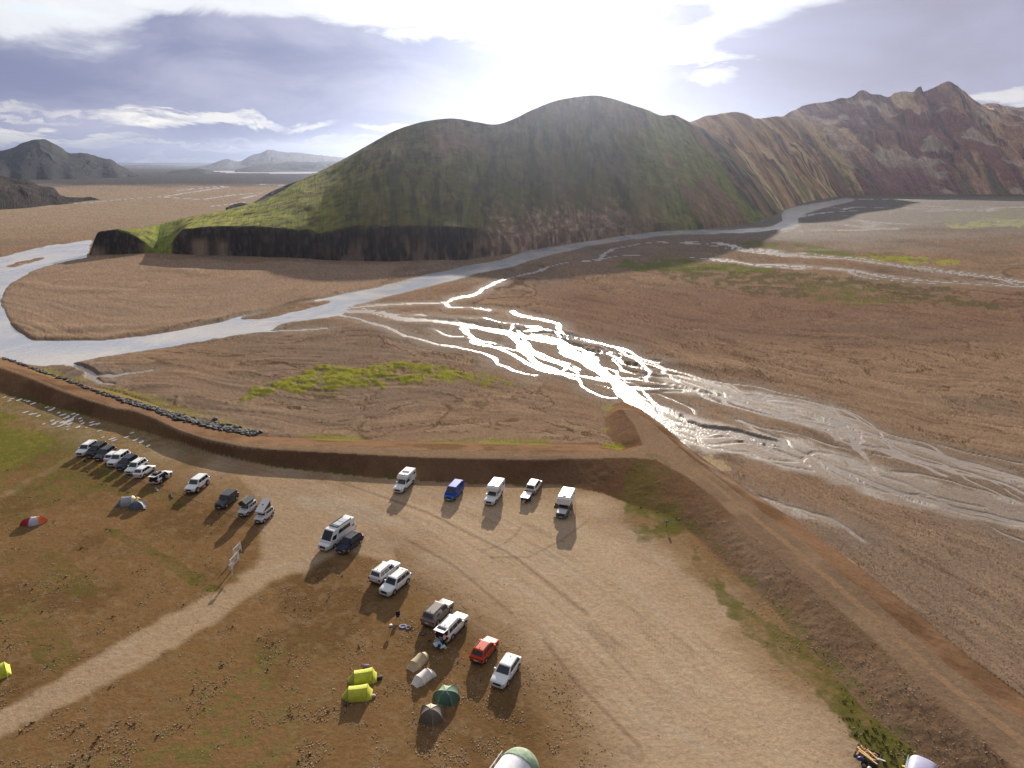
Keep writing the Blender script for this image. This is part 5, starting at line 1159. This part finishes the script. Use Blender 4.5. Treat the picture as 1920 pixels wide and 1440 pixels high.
ringmat(755.5, 1175, mat('mat_blue', (.22, .24, .36), .8), 'oval pale blue mat on the gravel, left of the two')
ringmat(765.5, 1178, mat('mat_violet', (.10, .08, .14), .8), 'small oval violet mat on the gravel, right of the two', .3).rotation_euler[2] = 1.2
o = ringmat(792, 1188, mat('mat_dark', (.10, .07, .06), .8), 'dark coiled bag behind the brown-grey SUV', .35)
# camp table by the open tailgate
tb = empty('camp_table', G(822, 1215), R(30), label='pale blue folding table with boxes behind the open tailgate', cat='table')
M_tab = mat('table_blue', (.42, .55, .66), .5, var=.1)
part('tabletop', MB().box(-.55, .35, -.38, .38, .62, .66), M_tab, tb); part('side_shelf', MB().box(-.1, .6, -.9, -.42, .55, .59), M_tab, tb); part('side_shelf', MB().box(-.1, .5, .42, .85, .60, .64), mat('shelf_grey', (.35, .36, .40), .5), tb)
for x in (-.5, .3):
    for y in (-.33, .33): part('leg', MB().tube((x, y, 0), (x, y, .62), .018, 5), M_steel, tb)
o = tag(part('cool_box', MB().box(-.18, .18, -.13, .13, 0, .26), mat('box_navy', (.02, .03, .12), .5), None), 'small navy box standing on the blue camp table', 'box'); o.location = G(823.5, 1212, .67)

# ------------------------------------------------------------------ people
def skin_mesh(name, P, E, rad, sub=1, root_i=0):
    me = bpy.data.meshes.new(name); me.from_pydata(P, E, []); me.update()
    o = bpy.data.objects.new(name, me); COL.objects.link(o)
    md = o.modifiers.new('skin', 'SKIN')
    for i, v in enumerate(me.skin_vertices[0].data if me.skin_vertices else []): v.radius = (rad[i], rad[i]); v.use_root = i == root_i
    if not me.skin_vertices:
        pass
    md.use_smooth_shade = True
    sb = o.modifiers.new('sub', 'SUBSURF'); sb.levels = sub; sb.render_levels = sub
    return o
def build_person(px, py, hd, pose, top, trousers, hair, label, z=0.0):
    root = empty('person', G(px, py, z), R(hd), label=label, cat='person')
    lean = R(pose.get('lean', 0)); cr = pose.get('crouch', 0.0)
    hip = Vector((0, 0, .92 - .48 * cr))
    def up(l, y=0, fwd=0): return hip + Vector((math.sin(lean) * l + fwd, y, math.cos(lean) * l))
    J = {}
    J['pel'] = hip; J['wst'] = up(.18); J['chs'] = up(.40); J['nck'] = up(.56); J['hd0'] = up(.64, fwd=.02); J['hd1'] = up(.78, fwd=.04)
    arm = pose.get('arm', .2)
    for s_, n_ in ((1, 'l'), (-1, 'r')):
        J['sh' + n_] = up(.49, s_ * .17); e = J['sh' + n_] + Vector((math.sin(arm) * .28, s_ * .06, -math.cos(arm) * .28)); J['el' + n_] = e
        wv_ = e + Vector((math.sin(arm + .4) * .25, 0, -math.cos(arm + .4) * .25)); J['wr' + n_] = wv_; J['hn' + n_] = wv_ + Vector((math.sin(arm + .4) * .09, 0, -math.cos(arm + .4) * .09))
        st = s_ * pose.get('stride', .06)
        J['hp' + n_] = hip + Vector((0, s_ * .09, -.03)); J['kn' + n_] = Vector((st * .5 + .32 * cr, s_ * .11, .48 - .12 * cr)); J['an' + n_] = Vector((st - .05 * cr, s_ * .11, .09)); J['to' + n_] = Vector((st + .16 - .05 * cr, s_ * .13, .05))
    rad = dict(pel=.13, wst=.115, chs=.135, nck=.055, hd0=.075, hd1=.095, shl=.07, shr=.07, ell=.045, elr=.045, wrl=.032, wrr=.032, hnl=.035, hnr=.035, hpl=.095, hpr=.095, knl=.06, knr=.06, anl=.045, anr=.045, tol=.04, tor=.04)
    edges = [('pel', 'wst'), ('wst', 'chs'), ('chs', 'nck'), ('nck', 'hd0'), ('hd0', 'hd1'), ('chs', 'shl'), ('chs', 'shr'), ('shl', 'ell'), ('shr', 'elr'), ('ell', 'wrl'), ('elr', 'wrr'), ('wrl', 'hnl'), ('wrr', 'hnr'), ('pel', 'hpl'), ('pel', 'hpr'), ('hpl', 'knl'), ('hpr', 'knr'), ('knl', 'anl'), ('knr', 'anr'), ('anl', 'tol'), ('anr', 'tor')]
    def mk(name, keep, k, m, mul=1.0):
        ks = [q for q in J if q in keep]; idx = {q: i for i, q in enumerate(ks)}
        E_ = [(idx[a], idx[b]) for a, b in edges if a in idx and b in idx]
        me = bpy.data.meshes.new(name); bm = bmesh.new(); lay = bm.verts.layers.skin.verify()
        vs = []
        for q in ks:
            v = bm.verts.new(J[q]); v[lay].radius = (rad[q] * mul + k, rad[q] * mul + k); v[lay].use_root = q in ('pel', 'chs') and not any(x[lay].use_root for x in vs); vs.append(v)
        for a, b in E_: bm.edges.new((vs[a], vs[b]))
        bm.to_mesh(me); bm.free()
        o = link(name, me, m, root); o.modifiers.new('skin', 'SKIN').use_smooth_shade = True
        sb = o.modifiers.new('sub', 'SUBSURF'); sb.levels = 1; sb.render_levels = 1
        return o
    mk('body', set(J), 0, M_skin)
    mk('jacket', {'pel', 'wst', 'chs', 'shl', 'shr', 'ell', 'elr', 'wrl', 'wrr'} if pose.get('sleeves', True) else {'pel', 'wst', 'chs', 'shl', 'shr'}, .018, top)
    mk('trousers', {'pel', 'hpl', 'hpr', 'knl', 'knr', 'anl', 'anr'}, .014, trousers)
    h = J['hd1']; mb = MB()
    rg = [[(h.x - .01 + rr_ * math.cos(i * .628), h.y + rr_ * math.sin(i * .628), h.z + z_) for i in range(10)] for rr_, z_ in ((.10, -.02), (.112, .04), (.09, .09), (.03, .115))]
    part('hair', mb.loft(rg), hair, root, True)
    part('nose', MB().box(h.x + .085, h.x + .115, -.012, .012, h.z - .04, h.z - .01), M_skin, root)
    for s_ in (-1, 1): part('eye', MB().box(h.x + .085, h.x + .098, s_ * .045 - .012, s_ * .045 + .012, h.z - .005, h.z + .012), M_cd, root)
    for n_ in 'lr':
        w0 = J['hn' + n_]
        for k in range(4): part('finger', MB().tube(w0 + Vector((.0, -.024 + k * .016, 0)), w0 + Vector((.03, -.024 + k * .016, -.065 + .008 * abs(k - 1.5))), .008, 5), M_skin, root)
    return root
M_skin = mat('skin', (.48, .28, .19), .6); M_hair = mat('dark_hair', (.03, .02, .015), .7)
build_person(833, 1212, 75, dict(lean=35, arm=1.1, stride=.08, sleeves=False), mat('shirt_white', (.66, .60, .55), .8), mat('trousers_dark', (.02, .02, .03), .8), M_hair, 'person in pale shirt leaning into the open boot of the white SUV')
build_person(264, 943, 200, dict(lean=48, arm=.9, crouch=.35), mat('jacket_yellow', (.80, .48, .03), .7), mat('trousers_grey', (.10, .10, .14), .8), M_hair, 'person in yellow jacket bending down behind the two grey tents')
sd_ = mat('yellow_plastic', (.75, .68, .20), .5)
for k, (px, py, lb) in enumerate(((835.5, 1216, 'pale yellow sandal on the ground right of the camp table, the larger one'), (816, 1203, 'small pale green cup standing on the ground left of the camp table'))):
    o = tag(part('sandal' if k == 0 else 'cup', MB().box(-.14, .14, -.08, .08, 0, .10 + .06 * k), sd_, None), lb, 'sandal' if k == 0 else 'cup'); o.location = G(px, py, .01); o.rotation_euler[2] = 1.0

# ------------------------------------------------------------------ puddles, rocks, stones, tufts
M_pud = mat('puddle_water', (.30, .26, .22), .06, spec=.8)
pud = []
prg = random.Random(3)
spots = [(50,744),(75,750),(95,757),(120,757),(140,763),(160,768),(205,773),(220,778),(245,780),(270,784),(300,788),(330,793),(355,797),(380,802),(405,808),(430,812),(460,818),(490,824),(310,815),(330,820),(365,826),(390,833),(480,848)]
base = MB(); n_ = 12
base.add([(math.cos(2 * math.pi * i / n_) * (1 + .18 * math.sin(3 * i)), math.sin(2 * math.pi * i / n_) * (1 + .15 * math.cos(2.0 * i)), 0) for i in range(n_)], [tuple(range(n_))])
pm_ = base.me('puddle'); pm_.materials.append(M_pud)
PC = [(i[0] * 1.0, i[1] * 1.0) for i in [(12,738),(8,745),(22,748),(30,744),(47,751),(55,752),(62,757),(70,751),(80,756),(92,758),(38,741),(25,739),(88,764),(95,769),(58,777),(72,780),(102,765),(110,774),(118,778),(128,780),(125,783),(138,776),(145,778),(152,790),(155,794),(98,789),(101,795),(112,799),(116,792),(121,795),(128,790),(130,795),(127,800),(146,801),(162,802),(186,808),(193,820),(210,823),(237,820),(254,825),(265,829),(278,836),(248,812),(214,826),(180,795),(172,792),(127,806),(82,795),(48,773),(66,776),(172,797),(184,795),(36,750),(17,752),(139,782),(133,786),(107,791),(150,785)]]
for k, (px, py) in enumerate(PC):
    o = bpy.data.objects.new('puddle', pm_); COL.objects.link(o); g = G(px, py); s_ = prg.uniform(.25, .6) * (1.8 if (px, py) == (128, 790) else 1)
    o.location = (g.x, g.y, .055 + .0005 * (k % 7)); o.scale = (s_ * .8, s_ * 1.5, 1); o.rotation_euler[2] = prg.uniform(-.5, .1); o['kind'] = 'structure'
def rock_mesh(seed, s=1.0, sub=1):
    bm = bmesh.new(); bmesh.ops.create_icosphere(bm, subdivisions=sub, radius=s); rr_ = random.Random(seed)
    for v in bm.verts: v.co = Vector((v.co.x * 1.25, v.co.y, v.co.z * .7)) * rr_.uniform(.68, 1.2)
    m = bpy.data.meshes.new('rock'); bm.to_mesh(m); bm.free(); return m
M_rock = mat('dark_basalt', (.022, .021, .025), .85, var=.5, scale=1.5); M_rock2 = mat('grey_basalt', (.07, .066, .068), .85, var=.4, scale=1.5)
rocks = [rock_mesh(k) for k in range(8)]
for k, m in enumerate(rocks): m.materials.append(M_rock if k % 3 else M_rock2)
line = [(0, 668, .8), (60, 690, .8), (120, 712, .9), (190, 742, .9), (250, 760, 1.2), (300, 778, 1.7), (350, 790, 2.0), (400, 800, 2.0), (450, 808, 1.8), (480, 813, 1.2)]
rr_ = random.Random(5)
big_, small_ = [], []
for k in range(1250):
    u = rr_.random(); u = u ** .75 if rr_.random() < .6 else u
    x = u * (len(line) - 1); i = min(int(x), len(line) - 2); t = x - i
    a, b = line[i], line[i + 1]; px = a[0] + (b[0] - a[0]) * t; py = a[1] + (b[1] - a[1]) * t; wd = a[2] + (b[2] - a[2]) * t
    g = G(px, py, .4); off = rr_.gauss(0, 1) * wd * .45
    g = Vector((g.x + off * .35, g.y + off, 0))
    if u < .42 and rr_.random() < .6: continue
    small_.append((g.x, g.y, rr_.uniform(.22, .52) * (1 + .2 * wd), k))
small_.sort(key=lambda q: -q[2])
for j, (x, y, s_, k) in enumerate(small_[:290]):
    o = bpy.data.objects.new('rock', rocks[k % 8]); COL.objects.link(o); o.location = (x, y, height(x, y) + s_ * .2); o.scale = (s_, s_, s_); o.rotation_euler = (rr_.uniform(-.4, .4), rr_.uniform(-.4, .4), rr_.uniform(0, 6.3))
    tag(o, 'dark broken basalt rock in the long riprap bank at the river side of the dike', 'rock', 'riprap rocks along the outer foot of the dike')
def scatter(name, items, meshes, mats_, label, cat):
    Vs = []; Fs = []; mi = []
    base_ = [(np.array([v.co[:] for v in m.vertices]), [tuple(p.vertices) for p in m.polygons]) for m in meshes]
    off = 0
    for (x, y, s_, k) in items:
        bv, bf = base_[k % len(base_)]; a = (k * 2.399) % 6.283; c_, s2 = math.cos(a), math.sin(a)
        v = bv * s_; v = np.stack([v[:, 0] * c_ - v[:, 1] * s2 + x, v[:, 0] * s2 + v[:, 1] * c_ + y, v[:, 2] + height(x, y) + s_ * .15], -1)
        Vs.append(v); Fs += [tuple(i + off for i in f) for f in bf]; mi += [k % len(mats_)] * len(bf); off += len(bv)
    m = bpy.data.meshes.new(name); m.from_pydata(np.concatenate(Vs).tolist(), [], Fs); m.update()
    for q in mats_: m.materials.append(q)
    m.polygons.foreach_set('material_index', np.array(mi, np.int32))
    o = link(name, m); return tag(o, label, cat, kind='stuff')
scatter('rubble', small_[290:], rocks, [M_rock, M_rock2, M_rock], 'smaller dark stones filling the riprap bank', 'rubble')
# loose stones and dark tufts on the camp ground
def tetra(seed):
    bm = bmesh.new(); bmesh.ops.create_cube(bm, size=1.3); q = random.Random(seed)
    for v in bm.verts: v.co = Vector((v.co.x * q.uniform(.6, 1.2), v.co.y * q.uniform(.6, 1.2), v.co.z * q.uniform(.4, .8)))
    m = bpy.data.meshes.new('stone'); bm.to_mesh(m); bm.free(); return m
stones = [tetra(k) for k in range(6)]
M_s1 = mat('pale_stone', (.36, .27, .18), .9); M_s2 = mat('tan_stone', (.24, .16, .09), .9); M_s3 = mat('dark_stone', (.045, .026, .014), .95)
nrg = np.random.default_rng(12)
cx = nrg.uniform(-80, 2000, 70000); cyy = 860 + 640 * nrg.random(70000) ** .8
gi = np.clip(np.searchsorted(rows, cyy), 1, nr - 1); gj = np.clip(np.searchsorted(cols, cx), 1, nc - 1)
clump = fbm(GX[gi, gj] / 2.2 + 7, GY[gi, gj] / 2.2, 4); pr = np.where(parking[gi, gj], sstep(clump, .46, .68) * np.clip(1 - 1.6 * rd[gi, gj], 0, 1) + .0012, np.where(inE[gi, gj], .35 * sstep(PX[gi, gj], 1150, 1300), np.where(plain[gi, gj] & (PY[gi, gj] > 900), .18, 0)))
ok = (nrg.random(70000) < pr) & (waterm[gi, gj] < .02)
it = [(float(GX[i, j] + nrg.normal() * .1), float(GY[i, j] + nrg.normal() * .1), float(.045 + .06 * nrg.random() ** 2.5), int(nrg.integers(0, 600))) for i, j in zip(gi[ok][:15000], gj[ok][:15000])]
scatter('loose_stones', it, stones, [M_s1, M_s2, M_s2, M_s2, M_s1, M_s3], 'loose tan and dark stones strewn over the camp gravel', 'stones')
# low dark cushions of heath
def tuft(seed):
    q = random.Random(seed); V = []; F = []
    for k in range(9):
        a = q.uniform(0, 6.28); r0 = q.uniform(0, .6); x = math.cos(a) * r0; y = math.sin(a) * r0; h = q.uniform(.25, .6); s_ = q.uniform(.12, .3); b = len(V)
        V += [(x - s_, y, 0), (x + s_, y - s_ * .4, 0), (x, y + s_, 0), (x + q.uniform(-.15, .15), y + q.uniform(-.15, .15), h)]; F += [(b, b + 1, b + 3), (b + 1, b + 2, b + 3), (b + 2, b, b + 3)]
    m = bpy.data.meshes.new('tuft'); m.from_pydata(V, [], F); return m
tufts = [tuft(k) for k in range(5)]
M_t1 = mat('heath_dark', (.040, .026, .010), .95); M_t2 = mat('heath_olive', (.075, .068, .014), .95); M_t3 = mat('moss_green', (.095, .098, .018), .95)
gm_ = sstep((col[gi, gj, 1] / (col[gi, gj, 0] + 1e-6)), .84, .95)
pr2 = np.where(parking[gi, gj] | inE[gi, gj], sstep(clump, .52, .7) * .06 * np.clip(1 - 1.6 * rd[gi, gj], 0, 1) * sstep(PX[gi, gj], 900, 600) + gm_ * .30, 0)
ok = nrg.random(70000) < pr2
it = [(float(GX[i, j] + nrg.normal() * .15), float(GY[i, j] + nrg.normal() * .15), float(.12 + .22 * nrg.random() ** 2), int(3 * nrg.integers(0, 200) + (2 if (g_ > .4 and nrg.random() < .5) else (1 if nrg.random() < .4 + g_ else 0)))) for i, j, g_ in zip(gi[ok][:6500], gj[ok][:6500], gm_[ok][:6500])]
scatter('heath_tufts', it, tufts, [M_t1, M_t2, M_t3], 'low dark heath and moss tufts on the camp ground', 'tufts')
#@@PROPS_END

# ------------------------------------------------------------------ air
hz = bpy.data.meshes.new('haze'); bm = bmesh.new(); bmesh.ops.create_cube(bm, size=1)
for v in bm.verts: v.co = Vector((v.co.x * 17000, 4600 + v.co.y * 14000, 141 + v.co.z * 290))
bm.to_mesh(hz); bm.free()
hm = bpy.data.materials.new('air'); hm.use_nodes = True; ht = hm.node_tree; ht.nodes.clear()
ho = ht.nodes.new('ShaderNodeOutputMaterial'); hv = ht.nodes.new('ShaderNodeVolumePrincipled')
hv.inputs['Color'].default_value = (.55, .64, .86, 1); hv.inputs['Density'].default_value = 4.0e-5; hv.inputs['Anisotropy'].default_value = .84
ht.links.new(hv.outputs[0], ho.inputs['Volume'])
haze = tag(link('haze', hz, hm), 'thin pale blue air over the whole valley', 'haze', kind='stuff')
